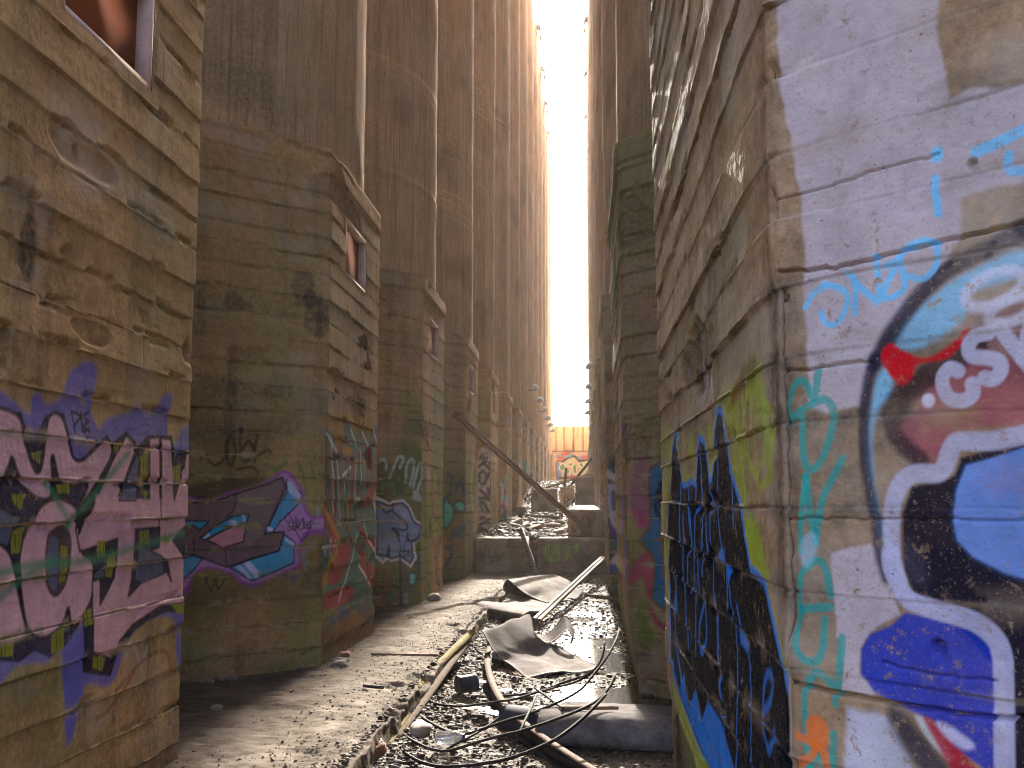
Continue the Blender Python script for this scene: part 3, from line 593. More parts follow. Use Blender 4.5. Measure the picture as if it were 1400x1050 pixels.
B.line(ZD, [(590,215),(588,300),(596,410)], (130, 160, 50), .32, soft=.1); B.line(ZD, [(586,600),(588,780)], (120, 140, 50), .25, soft=.1, op=.7); B.line(ZD, [(607,350),(607,410)], (40, 60, 130), .25, soft=.08)
ART_L[3] = A.l + B.l
A = art(OL[4], 0, .42); B = art(OL[4], 1, .8); A.g = B.g = 1.45; KW = (22, 26, 30)
A.poly(ZE, [(100,205),(245,275),(245,900),(100,955)], (172, 168, 172), soft=.08, patch=.25)
for q in ([(112,260),(130,235),(150,245),(140,280),(165,290),(180,250)], [(108,330),(150,310),(190,340),(225,380)], [(110,480),(108,410),(140,380),(170,410),(165,490),(130,500)], [(190,440),(200,400),(230,420),(220,480)], [(115,560),(160,600),(230,640)], [(110,640),(170,640),(235,670)], [(120,830),(150,820),(170,850),(225,830)], [(115,890),(160,870),(215,880)], [(205,300),(235,330)], [(185,540),(200,590),(225,500)]):
    A.line(ZE, q, KW, .22, soft=.06)
A.poly(ZE, [(112,660),(160,670),(190,720),(225,780),(150,780),(115,730)], (22, 52, 56), soft=.06); A.poly(ZE, [(122,430),(140,420),(150,460),(135,490)], (120, 150, 150), soft=.06); A.line(ZE, [(195,560),(205,590)], (60, 60, 140), .2, soft=.06); A.line(ZE, [(130,700),(170,770)], (170, 190, 185), .1, soft=.05)
B.line(ZE, [(270,500),(265,700)], (70, 70, 40), .8, soft=.3, op=.4)
ART_L[4] = A.l + B.l
A = art(OL[5], 0, .5); B = art(OL[5], 1, .8); A.g = B.g = 1.45
A.poly(ZE, [(318,620),(345,500),(372,402),(394,400),(397,880),(320,860)], (96, 172, 190), soft=.05)
for q, c, w in (([(345,600),(365,540),(388,480)], (170,40,60), .3), ([(325,660),(345,740),(385,770),(396,700)], (160,40,70), .3), ([(325,820),(350,780),(350,850)], (24,50,70), .25), ([(318,500),(330,580),(322,680)], (180,190,190), .2), ([(385,420),(380,620),(392,760)], (140,200,210), .2), ([(360,680),(375,720)], (220,160,170), .2)): A.line(ZE, q, c, w, soft=.08)
B.poly(ZE, [(400,440),(445,460),(445,850),(400,880)], (110, 118, 122), soft=.2, op=.6)
ART_L[5] = A.l + B.l
r = random.Random(3)
for i, cc in ((6, ((90,60,130),(120,120,50),(200,190,180))), (7, ((70,90,100),(60,140,140),(160,110,60))), (8, ((40,50,90),(30,34,40),(190,195,210))), (9, ((140,70,60),(90,90,110))), (10, ((60,90,120),(130,120,60)))):
    O = OL[i]; l = []
    for k in range(14):
        s = r.uniform(-O.L, O.L); z = r.uniform(1.2, 3.4) + (.8 if i > 7 else 0); w = r.uniform(.08, .35)
        p = np.array([(s, z), (s + r.uniform(-.4, .4), z + r.uniform(-.5, .5)), (s + r.uniform(-.6, .6), z + r.uniform(-.6, .6)), (s + r.uniform(-.6, .6), z - .4)])
        l.append(dict(k='s', p=smooth_pts(p, False, 4), c=lin(cc[k % len(cc)]), w=w, soft=.05, op=.85))
    ART_L[i] = l

# nearest right base: chamfer mural
A = art(OR[0], 0); WH = (188, 172, 172)
A.lim = (-OR[0].L, -.012); A.sf = .5
A.poly(PX, [(1052,-60),(1284,-60),(1282,60),(1294,137),(1330,122),(1400,112),(1470,95),(1470,225),(1400,246),(1316,272),(1310,318),(1300,345),(1240,420),(1195,480),(1175,556),(1150,562),(1128,566),(1105,560),(1102,520),(1099,430),(1096,350),(1092,270),(1082,190),(1068,90)], WH, sm=False, soft=.012, wob=.012, op=.93)
A.poly(ZH, [(295,30),(400,0),(480,-25),(525,0),(600,250),(625,318),(480,400),(440,480),(440,590),(520,720),(460,712),(355,695),(365,560),(345,430),(318,420)], WH, sm=False, soft=.008, wob=.006, op=.95)
A.poly(ZH, [(400,785),(470,790),(560,800),(700,1080),(385,1080)], (190, 186, 196), sm=False, soft=.02, wob=.02, patch=.3)
LB = (126, 190, 216); A.poly(ZF, [(500,920),(640,760),(810,640),(1050,540),(1050,640),(830,720),(815,800),(740,880),(600,950)], LB, soft=.02, op=.85, patch=.38); A.poly(ZG, [(440,150),(490,100),(505,200),(440,300),(420,450),(450,700),(485,770),(465,850),(410,560),(398,380)], LB, soft=.02, op=.85)
A.poly(ZG, [(585,260),(640,180),(760,80),(900,20),(1200,-60),(1200,300),(1000,345),(780,352),(700,470),(640,475),(560,420),(500,330)], (158, 78, 86), soft=.03, op=.9, patch=.33)
A.poly(ZF, [(820,860),(1000,760),(1200,700),(1200,1100),(1000,1100),(860,1050)], (120, 66, 70), soft=.05, op=.75)
A.poly(ZG, [(760,240),(860,250),(850,310),(700,340),(640,330)], (150, 126, 80), soft=.03, op=.6)
NAV = (40, 38, 56)
A.line(ZF, [(1200,400),(1060,450),(980,500),(860,560),(740,625),(640,712),(560,812),(482,920),(432,1010)], NAV, .034, soft=.016)
A.line(ZG, [(432,60),(402,180),(390,320),(392,450),(412,600),(440,740),(455,860),(482,960)], NAV, .024, soft=.014)
A.line(ZG, [(505,290),(555,205),(640,140),(740,75),(850,10)], (52, 34, 40), .05, soft=.02); A.line(ZG, [(500,330),(535,400),(620,475)], (46, 34, 46), .035, soft=.018)
RR = (196, 24, 34); A.poly(ZF, [(458,970),(500,925),(560,965),(650,985),(740,935),(800,880),(830,880),(740,985),(620,1010),(570,1050),(540,1080),(500,1060)], RR, soft=.008, patch=.22); A.poly(ZG, [(460,60),(490,20),(570,40),(600,110),(545,170),(490,115)], RR, soft=.01)
for q in ([(780,112),(742,102),(712,150),(738,218),(798,235),(842,205),(838,165)], [(905,-45),(850,-30),(822,10),(838,50),(900,58),(948,72),(955,112),(925,145),(890,140)], [(945,-75),(985,-20),(1050,60),(1090,110)], [(1080,-90),(1060,0),(1050,60)]):
    A.line(ZG, q, (188, 182, 195), .027, soft=.006)
for c0, rx, ry in (((930,705), 120, 62), ((1000,790), 95, 45)):
    A.line(ZF, [(c0[0] + rx * math.cos(t) + 10 * math.sin(t), c0[1] + ry * math.sin(t) - .38 * rx * math.cos(t)) for t in np.linspace(0, 6.28, 14)], (205, 198, 206), .02, soft=.012, op=.85)
A.line(ZG, [(655,233)], (215, 212, 220), .026, soft=.008)
A.poly(ZG, [(585,585),(700,560),(760,540),(790,470),(900,460),(1200,340),(1200,1300),(900,1300),(760,1140),(600,1010),(550,900),(545,700)], (34, 30, 40), sm=False, soft=.01, grain=.04)
A.poly(ZH, [(640,100),(700,235),(1000,345),(1100,450),(1140,600),(1150,1080),(1400,1080),(1400,0),(700,0)], (34, 30, 40), sm=False, soft=.01, grain=.04)
A.poly(ZH, [(590,0),(670,-40),(760,120),(700,180)], (84, 80, 96), soft=.03, op=.35)
A.poly(ZG, [(800,492),(900,462),(1200,370),(1200,1030),(1040,972),(960,948),(830,880),(762,810),(745,720),(760,600)], (112, 142, 200), soft=.008, sm=False, edge=(30, 40, 60), ew=.008)
A.poly(ZG, [(850,560),(960,500),(1100,520),(1100,640),(900,700)], (150, 120, 150), soft=.05, op=.35, patch=.5); A.poly(ZG, [(780,470),(1060,390),(1060,420),(900,470),(800,490)], (40, 34, 44), sm=False, soft=.006)
A.poly(ZH, [(650,308),(760,330),(900,370),(1000,412),(1062,482),(1087,600),(1090,1080),(1070,1080),(900,962),(780,822),(600,742),(500,682),(440,600),(438,480),(480,412),(580,372)], (24, 52, 160), sm=False, soft=.008)
A.poly(ZH, [(470,420),(640,380),(760,440),(560,520)], (60, 70, 170), soft=.05, op=.4, patch=.45)
A.poly(ZH, [(570,755),(640,782),(760,915),(880,1080),(740,1080),(600,880)], (50, 50, 64), soft=.03); A.poly(ZH, [(700,800),(760,830),(880,990),(860,1010),(760,910)], (200, 196, 190), soft=.01, patch=.4)
A.poly(ZH, [(745,810),(820,850),(905,950),(1010,1080),(900,1080),(790,910)], (176, 20, 54), soft=.012); A.poly(ZH, [(800,832),(872,852),(985,940),(935,962),(850,905)], (206, 196, 214), soft=.012)
A.line(ZG, [(1300,310),(1060,370),(940,395),(850,400),(772,402),(742,440),(722,500),(688,532),(600,532),(540,572),(507,660),(500,760),(505,880),(530,975)], (180, 174, 190), .034, soft=.008)
A.line(ZH, [(580,20),(582,75),(604,140),(645,222),(690,258),(780,290),(900,322),(1000,362),(1080,432),(1115,520),(1126,640),(1126,800),(1130,1090)], (178, 174, 196), .036, soft=.006)
TE = (22, 150, 138)
for z, q in ((ZG, [(60,318),(76,230),(110,160),(148,158),(182,222),(203,110)]), (ZG, [(60,318),(180,245),(232,230),(266,282),(250,380),(212,480),(170,515),(140,462),(135,300)]), (ZG, [(150,545),(132,700),(122,850)]), (ZG, [(150,545),(165,680),(190,805)]), (ZG, [(300,470),(255,560),(215,650),(190,815)]), (ZH, [(136,265),(150,130),(218,60),(268,92),(290,220)]), (ZH, [(138,290),(290,280)]), (ZH, [(150,300),(122,380),(130,480),(190,540),(250,512),(264,340)]), (ZH, [(345,430),(340,560),(320,742)]), (ZH, [(178,870),(172,690),(230,592),(300,650)]), (ZH, [(168,900),(195,1000),(190,1080)]), (ZH, [(312,890),(310,1080)]), (ZH, [(200,1050),(240,1000),(280,1070)])):
    A.line(z, q, TE, .017, soft=.005, op=.88)
A.poly(ZH, [(140,-20),(200,-80),(235,-20),(190,90),(150,60)], (150, 190, 205), soft=.015, op=.6)
A.line(ZH, [(230,860),(232,900)], (226, 112, 46), .05, soft=.01)
for q in ([(130,895),(220,940),(200,1000),(140,1030),(130,1080)], [(235,930),(265,980),(280,1060)]): A.line(ZH, q, (226, 112, 46), .016, soft=.006)
CY = (112, 188, 224)
for q in ([(148,780),(185,720),(235,692),(300,705),(326,752),(292,832),(240,850),(212,800)], [(235,680),(205,712)], [(325,640),(358,682),(355,805)], [(352,672),(430,742),(458,742),(442,570)], [(482,612),(530,590),(545,560)], [(532,602),(485,690),(472,735),(512,738),(562,690),(545,572),(620,512),(690,522),(692,600),(640,662),(570,652)]):
    A.line(ZF, q, CY, .013, soft=.004)
A.line(ZF, [(690,145),(690,160)], CY, .024, soft=.006); A.line(ZF, [(684,250),(684,310),(702,398)], CY, .015, soft=.004)
A.line(ZF, [(852,140),(930,108),(1070,45),(1200,20)], CY, .022, soft=.006); A.line(ZF, [(985,155),(990,215),(1080,218),(1150,190)], CY, .018, soft=.006)
# nearest right base: alley face, tall black and blue letters
B = art(OR[0], 1); B.lim = (.012, OR[0].L); LM = (138, 152, 48); BU = (36, 112, 196); KB = (13, 10, 11)
B.poly(ZI, [(10,215),(45,203),(110,212),(150,130),(200,70),(272,30),(280,300),(240,320),(222,430),(270,490),(290,600),(10,640)], LM, soft=.03, op=.75, patch=.5)
B.poly(ZI, [(215,430),(250,430),(270,560),(232,560)], LM, soft=.02, patch=.45)
for q in ([(215,90),(226,240),(248,312),(268,220),(262,90)], [(235,80),(245,280)], [(255,60),(285,250),(262,345),(240,300)], [(228,100),(218,230),(236,300)]): B.line(ZI, q, (150, 158, 60), .02, soft=.008)
for q, c, w in (([(190,120),(200,100),(210,80)], (120,30,34), .05), ([(245,40),(215,70)], (60,30,30), .06), ([(130,15),(135,70),(140,130)], (170,160,180), .04), ([(105,40),(110,130)], (160,150,160), .04), ([(70,60),(74,170)], (150,140,150), .05), ([(45,100),(48,190)], (150,140,150), .05), ([(30,110),(32,180)], (150,140,150), .03)): B.line(ZI, q, c, w, soft=.02, op=.6)
body = [(28,420),(36,260),(44,213),(52,290),(60,345),(72,345),(84,335),(95,345),(104,224),(118,238),(128,335),(136,330),(148,165),(157,155),(166,170),(180,300),(205,385),(232,560),(262,592),(302,760),(326,900),(334,1060),(120,1060),(60,900),(30,800),(24,560)]
B.poly(ZI, body, (150, 150, 40), sm=False, w=.075, soft=.02); B.poly(ZI, body, BU, sm=False, w=.05, soft=.008); B.poly(ZI, body, KB, sm=False, soft=.008, grain=.02)
B.poly(ZI, [(22,770),(60,895),(125,1065),(190,1065),(150,930),(120,880),(105,930),(90,850),(70,900),(62,810),(45,850),(35,780)], BU, sm=False, soft=.01)
B.poly(ZI, [(28,830),(60,905),(120,1065),(80,1065),(40,930)], LM, sm=False, soft=.01, op=.8); B.poly(ZI, [(28,900),(60,960),(90,1065),(30,1065)], (40, 40, 44), soft=.02, op=.8)
for q, w in (([(56,340),(60,560),(70,740)], -1.4), ([(76,345),(86,520),(90,760)], -1.15), ([(66,420),(72,600)], -1.15), ([(96,340),(92,480),(100,600)], -1.15), ([(104,226),(112,400),(106,560)], -1.15), ([(130,335),(134,560),(152,900)], -1.15), ([(150,170),(152,420),(176,600),(192,800),(190,1050)], -1.15), ([(186,300),(190,440)], -1.15), ([(194,640),(222,800),(228,1050)], -1.15), ([(166,500),(172,640)], -1.15), ([(40,560),(38,700),(60,860)], -1.15), ([(120,420),(124,500)], -1.15), ([(110,620),(116,720),(104,760),(98,700),(108,640)], -1.15), ([(140,620),(146,780),(160,960)], -1.15), ([(26,600),(24,760)], -1.15)): B.line(ZI, q, BU, w, soft=.006)
for q in ([(150,520),(160,490),(172,540)], [(194,690),(220,740),(215,760),(198,735)], [(40,600),(36,650),(46,660)]): B.poly(ZI, q, BU, sm=False)
B.line(ZI, [(258,905),(274,880),(280,830),(266,812),(256,850),(258,950),(272,1005),(286,960)], (40, 100, 170), .024, soft=.008)
for q in ([(140,750),(150,900)], [(170,640),(180,760)], [(100,500),(104,560)], [(240,640),(250,700)]): B.line(ZI, q, (90, 74, 66), .012, soft=.008, op=.5)
ART_R = {0: A.l + B.l}
# second right base
A = art(OR[1], 0); B = art(OR[1], 1)
A.poly(ZJ, [(105,440),(150,430),(160,700),(110,690)], (96, 84, 46), soft=.1, op=.5)
A.poly(ZJ, [(140,260),(168,100),(190,85),(218,150),(222,350),(200,385),(170,355)], (138, 84, 112), soft=.04, op=.85, patch=.25); A.poly(ZJ, [(150,300),(222,320),(210,375),(185,370)], (170, 50, 112), soft=.05, op=.8)
A.poly(ZJ, [(145,550),(200,478),(236,512),(236,640),(212,672),(196,590),(148,612)], (158, 44, 90), soft=.03, op=.9)
A.poly(ZJ, [(224,135),(255,110),(330,92),(330,682),(235,682),(242,600),(236,500),(216,472),(188,442),(188,418),(222,370),(226,250)], (18, 98, 142), soft=.015, edge=(110, 76, 40), ew=.03)
for q in ([(280,200),(255,240),(252,300),(275,340)], [(270,190),(290,180)], [(272,230),(268,280)]): A.line(ZJ, q, (16, 40, 56), .05, soft=.015)
for q in ([(262,430),(282,415),(280,440)], [(268,455),(285,490)], [(280,580),(290,520)]): A.line(ZJ, q, (140, 90, 50), .035, soft=.015)
for q in ([(168,700),(222,700),(215,775),(170,770)], [(170,800),(230,795),(225,880),(172,885)]): A.poly(ZJ, q, (84, 104, 36), soft=.03, op=.8)
A.line(ZJ, [(225,720),(250,770),(300,815)], (140, 40, 80), .05, soft=.02); A.poly(ZJ, [(165,900),(300,900),(300,990),(180,980)], (150, 135, 115), soft=.06, op=.5, patch=.4)
r = random.Random(5)
for k in range(16):
    s = r.uniform(0, 2.9); z = r.uniform(.3, 2.3); B.l.append(dict(k='s', p=np.array([(s, z + .5), (s + r.uniform(-.1, .1), z), (s + r.uniform(-.2, .2), z - .4)]), c=lin(r.choice([(150,120,190), (120,70,140), (190,170,200), (110,110,40), (60,60,120)])), w=.13, soft=.03, op=.8, lim=(0, 3.2)))
ART_R[1] = A.l + B.l
A = art(OR[2], 0); B = art(OR[2], 1)
A.poly(ZJ, [(50,110),(100,140),(106,640),(70,680),(50,560)], (34, 50, 66), soft=.06)
for q, c, w in (([(55,145),(98,175)], (200,200,220), .16), ([(55,120),(98,150)], (44,90,90), .1), ([(62,210),(62,290),(96,330),(96,215),(60,205)], (180,180,225), .14), ([(74,230),(74,290)], (30,70,110), .12), ([(60,320),(96,400)], (190,190,220), .1), ([(60,380),(90,420)], (90,70,170), .12), ([(75,520),(100,490)], (200,200,215), .14), ([(62,550),(100,540)], (30,90,160), .14), ([(60,600),(70,640)], (90,100,40), .2), ([(80,630),(100,610)], (30,80,150), .16), ([(60,450),(95,440)], (40,90,90), .12)): A.line(ZJ, q, c, w, sm=False, soft=.03)
for k in range(14):
    s = r.uniform(0, 2.9); z = r.uniform(.3, 2.3); B.l.append(dict(k='s', p=np.array([(s, z + .5), (s + r.uniform(-.3, .3), z), (s + r.uniform(-.3, .3), z - .4)]), c=lin(r.choice([(120,90,170), (80,110,40), (150,150,190)])), w=.22, soft=.05, op=.8, lim=(0, 3.2)))
ART_R[2] = A.l + B.l
for i in (3, 4, 5):
    O = OR[i]; l = []
    for k in range(12):
        s = r.uniform(-1, O.L); z = r.uniform(.8, 2.8); l.append(dict(k='s', p=np.array([(s, z + .4), (s + r.uniform(-.4, .4), z), (s + r.uniform(-.4, .4), z - .4)]), c=lin(r.choice([(110,80,150), (90,110,40), (150,140,170)])), w=.25, soft=.06, op=.8))
    ART_R[i] = l
# ------------------------------------------------------------------ silos
from mathutils import Matrix
def fix_parent(o, root):
    o.parent = root
    if root.type == 'EMPTY': o.matrix_parent_inverse = Matrix.Translation(-Vector(root.location))
    return o
_mesh_np = mesh_np
def mesh_np(name, co, quads, mat, parent=None, **k):
    o = _mesh_np(name, co, quads, mat, None, **k)
    if parent: fix_parent(o, parent)
    return o
LAB_L = ['nearest silo on the left, pink block letters on a blue cloud on its base',
 'silo whose base has the blue and purple arrow graffiti beside teal and red letters',
 'mossy concrete silo whose base carries pale blue finger shapes above a grey blue face',
 'concrete silo with two turquoise shapes on its base, where the long rusty beam leans',
 'concrete silo with the black and white swirling graffiti beside the low front blocks',
 'concrete silo with the light cyan and red graffiti panel on its base',
 'concrete silo with a faint purple scrawl, just past the light cyan panel',
 'concrete silo beside the big plain block, second past the light cyan panel',
 'concrete silo with a dark blue scribble on its base, far down the left row',
 'far left row concrete silo with the first of the grey hoods on its front',
 'far left row concrete silo next after the one with the first grey hood',
 'far left row concrete silo, third from the orange end wall',
 'far left row concrete silo, second from the orange end wall',
 'last concrete silo of the left row, touching the orange end wall']
LAB_R = ['nearest silo on the right, white mural with royal blue blob and tall black letters',
 'right silo with a green topped teal and magenta graffiti base beside the puddles',
 'right row silo with white and blue striped graffiti behind the teal and magenta one',
 'right row concrete silo beside the stacked blocks, fourth from the white mural',
 'right row concrete silo, fifth from the white mural', 'right row concrete silo, sixth from the white mural',
 'right row concrete silo, seventh from the white mural', 'right row concrete silo, eighth from the white mural',
 'right row concrete silo, ninth from the white mural', 'right row concrete silo, second from the orange end wall on its side',
 'last concrete silo of the right row, touching the orange end wall']
WIN = (.66, 1.70, 3.99, 4.61)
resL = [dict(n=(-.0, .0), c=.15, s=.0058, z0=.006, z1=.011), dict(c=.0105, s=.011, z0=.010, z1=.014), dict(c=.016, s=.016, z0=.014, z1=.02), dict(c=.022, s=.022, z0=.02, z1=.03), dict(c=.03, s=.03, z0=.028, z1=.04), dict(c=.04, s=.04, z0=.035, z1=.05)]
GOUGE = {1: [(.30, 6.15, .035, .17)], 2: [(-.02, 10.6, .02, .22), (.02, 8.4, .012, .10), (.04, 6.6, .02, .10)], 3: [(.1, 9.4, .016, .3), (.12, 8.0, .012, .2), (.05, 12.2, .012, .3)], 4: [(.05, 9.9, .018, .35), (.1, 13.0, .02, .4)], 5: [(.1, 14, .02, .4)]}
for i, O in enumerate(OL):
    root = empty('grain_silo', (O.cx, O.cy, 0)); tag(root, LAB_L[i], 'silo', 'row of concrete silos along the left side')
    L = O.L; R_ = resL[i] if i < 6 else dict(c=.08, s=.08, z0=.06, z1=.09)
    cseg = [(-L, 0, .15)] if i == 0 else [(-L, -1.75, .15), (-1.75, 0, R_['c'])]
    S = np.union1d(cols(*cseg, (0, L, R_['s']), (L, 2 * L, .2)), np.round(WIN[:2], 5))
    Z = np.union1d(cols((-.35, -.02, .1), (-.02, 2.7, R_['z0']), (2.7, H0, R_['z1'])), WIN[2:])
    mossy = [.4, .6, 1.0, .9, .7, .5][i] if i < 6 else .35
    sp_ = [(*O.px(1, [(px_, py_)])[0], rs_, rz_, dp_, dv_) for px_, py_, rs_, rz_, dp_, dv_ in (((95, 195, .17, .12, .010, .15), (130, 225, .24, .08, .010, .12), (95, 350, .16, .14, .010, .2), (40, 345, .08, .2, .003, .5), (130, 460, .24, .06, .010, .12)) if i == 0 else ())]
    if i == 1: sp_ += [(*O.px(0, [q_])[0], .16, .28, 0, .55) for q_ in ((415, 395), (430, 430))] + [(*O.px(0, [(300, 560)])[0], .9, .35, 0, .35), (*O.px(1, [(490, 560)])[0], .5, .2, .012, .3)]
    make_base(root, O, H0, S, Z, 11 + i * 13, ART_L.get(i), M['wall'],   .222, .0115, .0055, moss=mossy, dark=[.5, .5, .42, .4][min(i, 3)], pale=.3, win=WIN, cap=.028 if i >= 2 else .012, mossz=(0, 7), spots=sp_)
    make_window(root, O, WIN)
    make_shaft(root, O, LA - .02, H0 - .02, 30.0, 300 + i * 17, 0 < i < 7, False, GOUGE.get(i, ()))
for i, O in enumerate(OR):
    root = empty('grain_silo', (O.cx, O.cy, 0)); tag(root, LAB_R[i], 'silo', 'row of concrete silos along the right side')
    L = O.L
    if i == 0:
        S = cols((-L, -.62, .12), (-.62, 0, .0024), (0, 1.0, .0065), (1.0, L, .012), (L, 2 * L, .25)); Z = cols((-.35, .2, .1), (.2, .95, .008), (.95, 2.85, .0035), (2.85, H0, .012))
    elif i == 1: S = cols((-L, -1.4, .15), (-1.4, 0, .011), (0, L, .03), (L, 2 * L, .25)); Z = cols((-.35, 2.6, .010), (2.6, H0, .014))
    else: S = cols((-L, -1.2, .2), (-1.2, 0, .03), (0, L, .05), (L, 2 * L, .4)); Z = cols((-.35, 2.8, .025), (2.8, H0, .04))
    offf = None
    if i == 0:
        crk = np.array(O.px(0, PX([(1062,372),(1140,366),(1200,352),(1290,330),(1400,305)]))); ck2 = np.array(O.px(0, ZH([(100,640),(300,685),(480,720),(640,752),(830,775),(980,800),(1080,812),(1225,815)])))
        ck3 = np.array(O.px(0, ZG([(60,718),(250,716),(560,722),(1050,722)]))); ck4 = np.array(O.px(0, ZF([(20,350),(250,285),(480,205),(700,150)]))); ck5 = np.array(O.px(0, ZF([(30,1040),(200,1030),(290,1010),(370,1000),(420,1010)]))); ck6 = np.array(O.px(0, ZH([(540,545),(660,575),(800,600),(1090,635)])))
        def offf(X, Y):
            d = np.zeros_like(X); c = np.searchsorted(X[0], .001); s0 = np.searchsorted(X[0], -.65)
            x = X[:, s0:c] + .006 * (vn(X[:, s0:c] * 40, Y[:, s0:c] * 40, 3) - .5); y = Y[:, s0:c] + .006 * (vn(X[:, s0:c] * 50, Y[:, s0:c] * 20, 4) - .5)
            for ck, w, dp in ((crk, .005, .016), (ck2, .006, .02), (ck3, .003, .008), (ck4, .003, .008), (ck5, .004, .012), (ck6, .003, .008)):
                d[:, s0:c] -= dp * ss(w, w * .3, segdist(x, y, ck, False))
            for (qx, qy), rr in ((ZF([(835,190)])[0], .012), (ZH([(810,475)])[0], .02), (ZF([(60,740)])[0], .012)):
                q = O.px(0, [(qx, qy)])[0]; e = np.hypot(x - q[0], y - q[1]); d[:, s0:c] -= .014 * ss(rr, rr * .5, e) * (.5 + vn(x * 150, y * 150, 9))
            return d
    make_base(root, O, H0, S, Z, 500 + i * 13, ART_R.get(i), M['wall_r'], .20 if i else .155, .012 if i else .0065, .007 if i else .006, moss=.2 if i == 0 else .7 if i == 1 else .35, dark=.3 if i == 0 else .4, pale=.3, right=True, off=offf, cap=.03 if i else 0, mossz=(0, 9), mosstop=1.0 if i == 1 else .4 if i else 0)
    make_shaft(root, O, RA - .02, H0 - .02, 30.0, 700 + i * 17, i in (1, 2, 3), True)
# roof vents: hooked pipes standing out over the eaves of the far silos
def roof_vent(root, O, m):
    y = O.cy; x = O.cx + m * (O.a - .12); mb = MB()
    path = [(x - m * .3, y, 30.1), (x, y, 30.05), (x + m * .2, y, 29.9), (x + m * .3, y, 29.6), (x + m * .24, y, 29.2)]
    mb.sweep(smooth_pts(path, False, 3), [(-.35, -.05), (.35, -.05), (.35, .05), (-.35, .05)])
    fix_parent(mb.build('roof_vent', M['zinc'], None, True), root)
rootsL = [o for o in COL.objects if o.name.startswith('grain_silo') and 'left' in o['group']]
rootsR = [o for o in COL.objects if o.name.startswith('grain_silo') and 'right' in o['group']]
for i in range(8, 13): roof_vent(rootsL[i], OL[i], 1)
for i in range(6, 11): roof_vent(rootsR[i], OR[i], -1)
# hooded vents low on the far silos
def vent_hood(O, m, z, lab, grp):
    x = O.cx + m * O.a; y = O.cy; root = empty('vent_hood', (x, y, z)); tag(root, lab, 'vent', grp)
    mb = MB(); mb.lathe([(.01, .16), (.07, .13), (.19, .03), (.19, -.06), (.11, -.14), (.02, -.15)], (x + m * (.30 if m > 0 else .1), y, z), n=8); fix_parent(mb.build('hood', M['zinc'], None, True), root)
    mb = MB(); mb.tube([(x - m * .3, y, z - .1), (x + m * .3, y, z - .1)], .06); fix_parent(mb.build('bracket', M['rust'], None), root)
wd = ['nearest', 'second nearest', 'third', 'fourth', 'fifth', 'farthest']
for k, i in enumerate(range(7, 13)): vent_hood(OL[i], 1, 6.75, f'grey hood on the left silos, {wd[k]} of the six', 'grey hoods along the left silos')
for k, i in enumerate((5, 6, 7, 8)): vent_hood(OR[i], -1, 7.15, f'dark hood on the right silos, {["nearest", "second nearest", "third", "farthest"][k]} of the four', 'hoods along the right silos')

# ------------------------------------------------------------------ end wall
Y_E = 86.5
def endfn(p): return np.array([onY(x, y, Y_E)[[0, 2]] for x, y in p])
E_ = Art(endfn, (-50, 50))
gp = smooth_pts(ZK([(250,590),(330,580),(400,530),(480,510),(560,580),(660,560),(720,600),(720,800),(500,800),(300,800),(255,810)]), True, 4)
E_.poly(PX, gp.tolist(), (206, 200, 176), sm=False, soft=.04, edge=(40, 44, 52), ew=.16)
E_.poly(ZK, [(245,640),(285,600),(300,700),(310,800),(260,815)], (50, 100, 180), soft=.06)
for q in ([(285,650),(325,605),(365,650),(340,700),(295,695)], [(390,630),(440,590),(470,620),(440,640)], [(350,720),(400,670),(420,720),(380,745)], [(460,640),(500,620),(510,720),(470,740)], [(540,610),(590,600),(600,660),(560,650)], [(620,720),(680,640),(690,730),(640,745)], [(600,620),(660,580),(680,620)], [(520,660),(550,680),(530,740)], [(440,720),(470,760),(420,770)]):
    E_.poly(ZK, q, (52, 140, 100), soft=.05, edge=(226, 228, 190), ew=.10)
for q in ([(380,650),(440,700),(430,780)], [(500,600),(530,680),(520,780)], [(590,690),(560,760)], [(660,680),(640,790)], [(450,610),(480,600)]): E_.line(ZK, q, (216, 170, 150), .12, soft=.05)
for q in ([(330,580),(400,535),(480,518),(550,580)], [(540,570),(640,560),(690,590)], [(290,800),(400,790),(500,790),(600,800)]): E_.line(ZK, q, (34, 36, 44), .2, soft=.05)
for q, c in (([(260,520),(330,500),(340,520)], (96,150,190)), ([(360,515),(430,500)], (96,160,190)), ([(280,545),(330,540)], (206,60,44)), ([(330,490),(400,470)], (214,56,40)), ([(545,530),(600,520)], (90,150,190)), ([(600,530),(660,520)], (214,60,44)), ([(430,795),(470,785)], (200,50,50)), ([(560,800),(620,795)], (190,70,60))): E_.line(ZK, q, c, .3, soft=.08)
E_.poly(ZK, [(255,815),(700,790),(690,860),(260,870)], (170, 60, 40), soft=.1, op=.6); E_.line(ZK, [(320,850),(480,840)], (214, 190, 40), .4, soft=.1)
Xs = np.arange(-4.3, 3.6, .04); Zs = np.union1d(np.arange(-.5, 7.72, .04), [5.60, 5.64]); XX, ZZ = np.meshgrid(Xs, Zs)
joint = np.zeros_like(XX)
for xp in (240, 345, 465, 590): 
    xw = onY(735 + xp / 9.55, 590, Y_E)[0]; joint = np.maximum(joint, ss(.09, .05, np.abs(XX - xw)) * (ZZ > 5.6))
step = (ZZ > 5.62) * .12; joint = np.maximum(joint, ss(.08, .03, np.abs(ZZ - 5.56)))
co = np.stack([XX, Y_E - step + joint * .08, ZZ], -1).reshape(-1, 3); ns = len(Xs); nz = len(Zs)
a = (np.arange(nz - 1)[:, None] * ns + np.arange(ns - 1)[None]); q = np.stack([a, a + 1, a + 1 + ns, a + ns], -1).reshape(-1, 4)
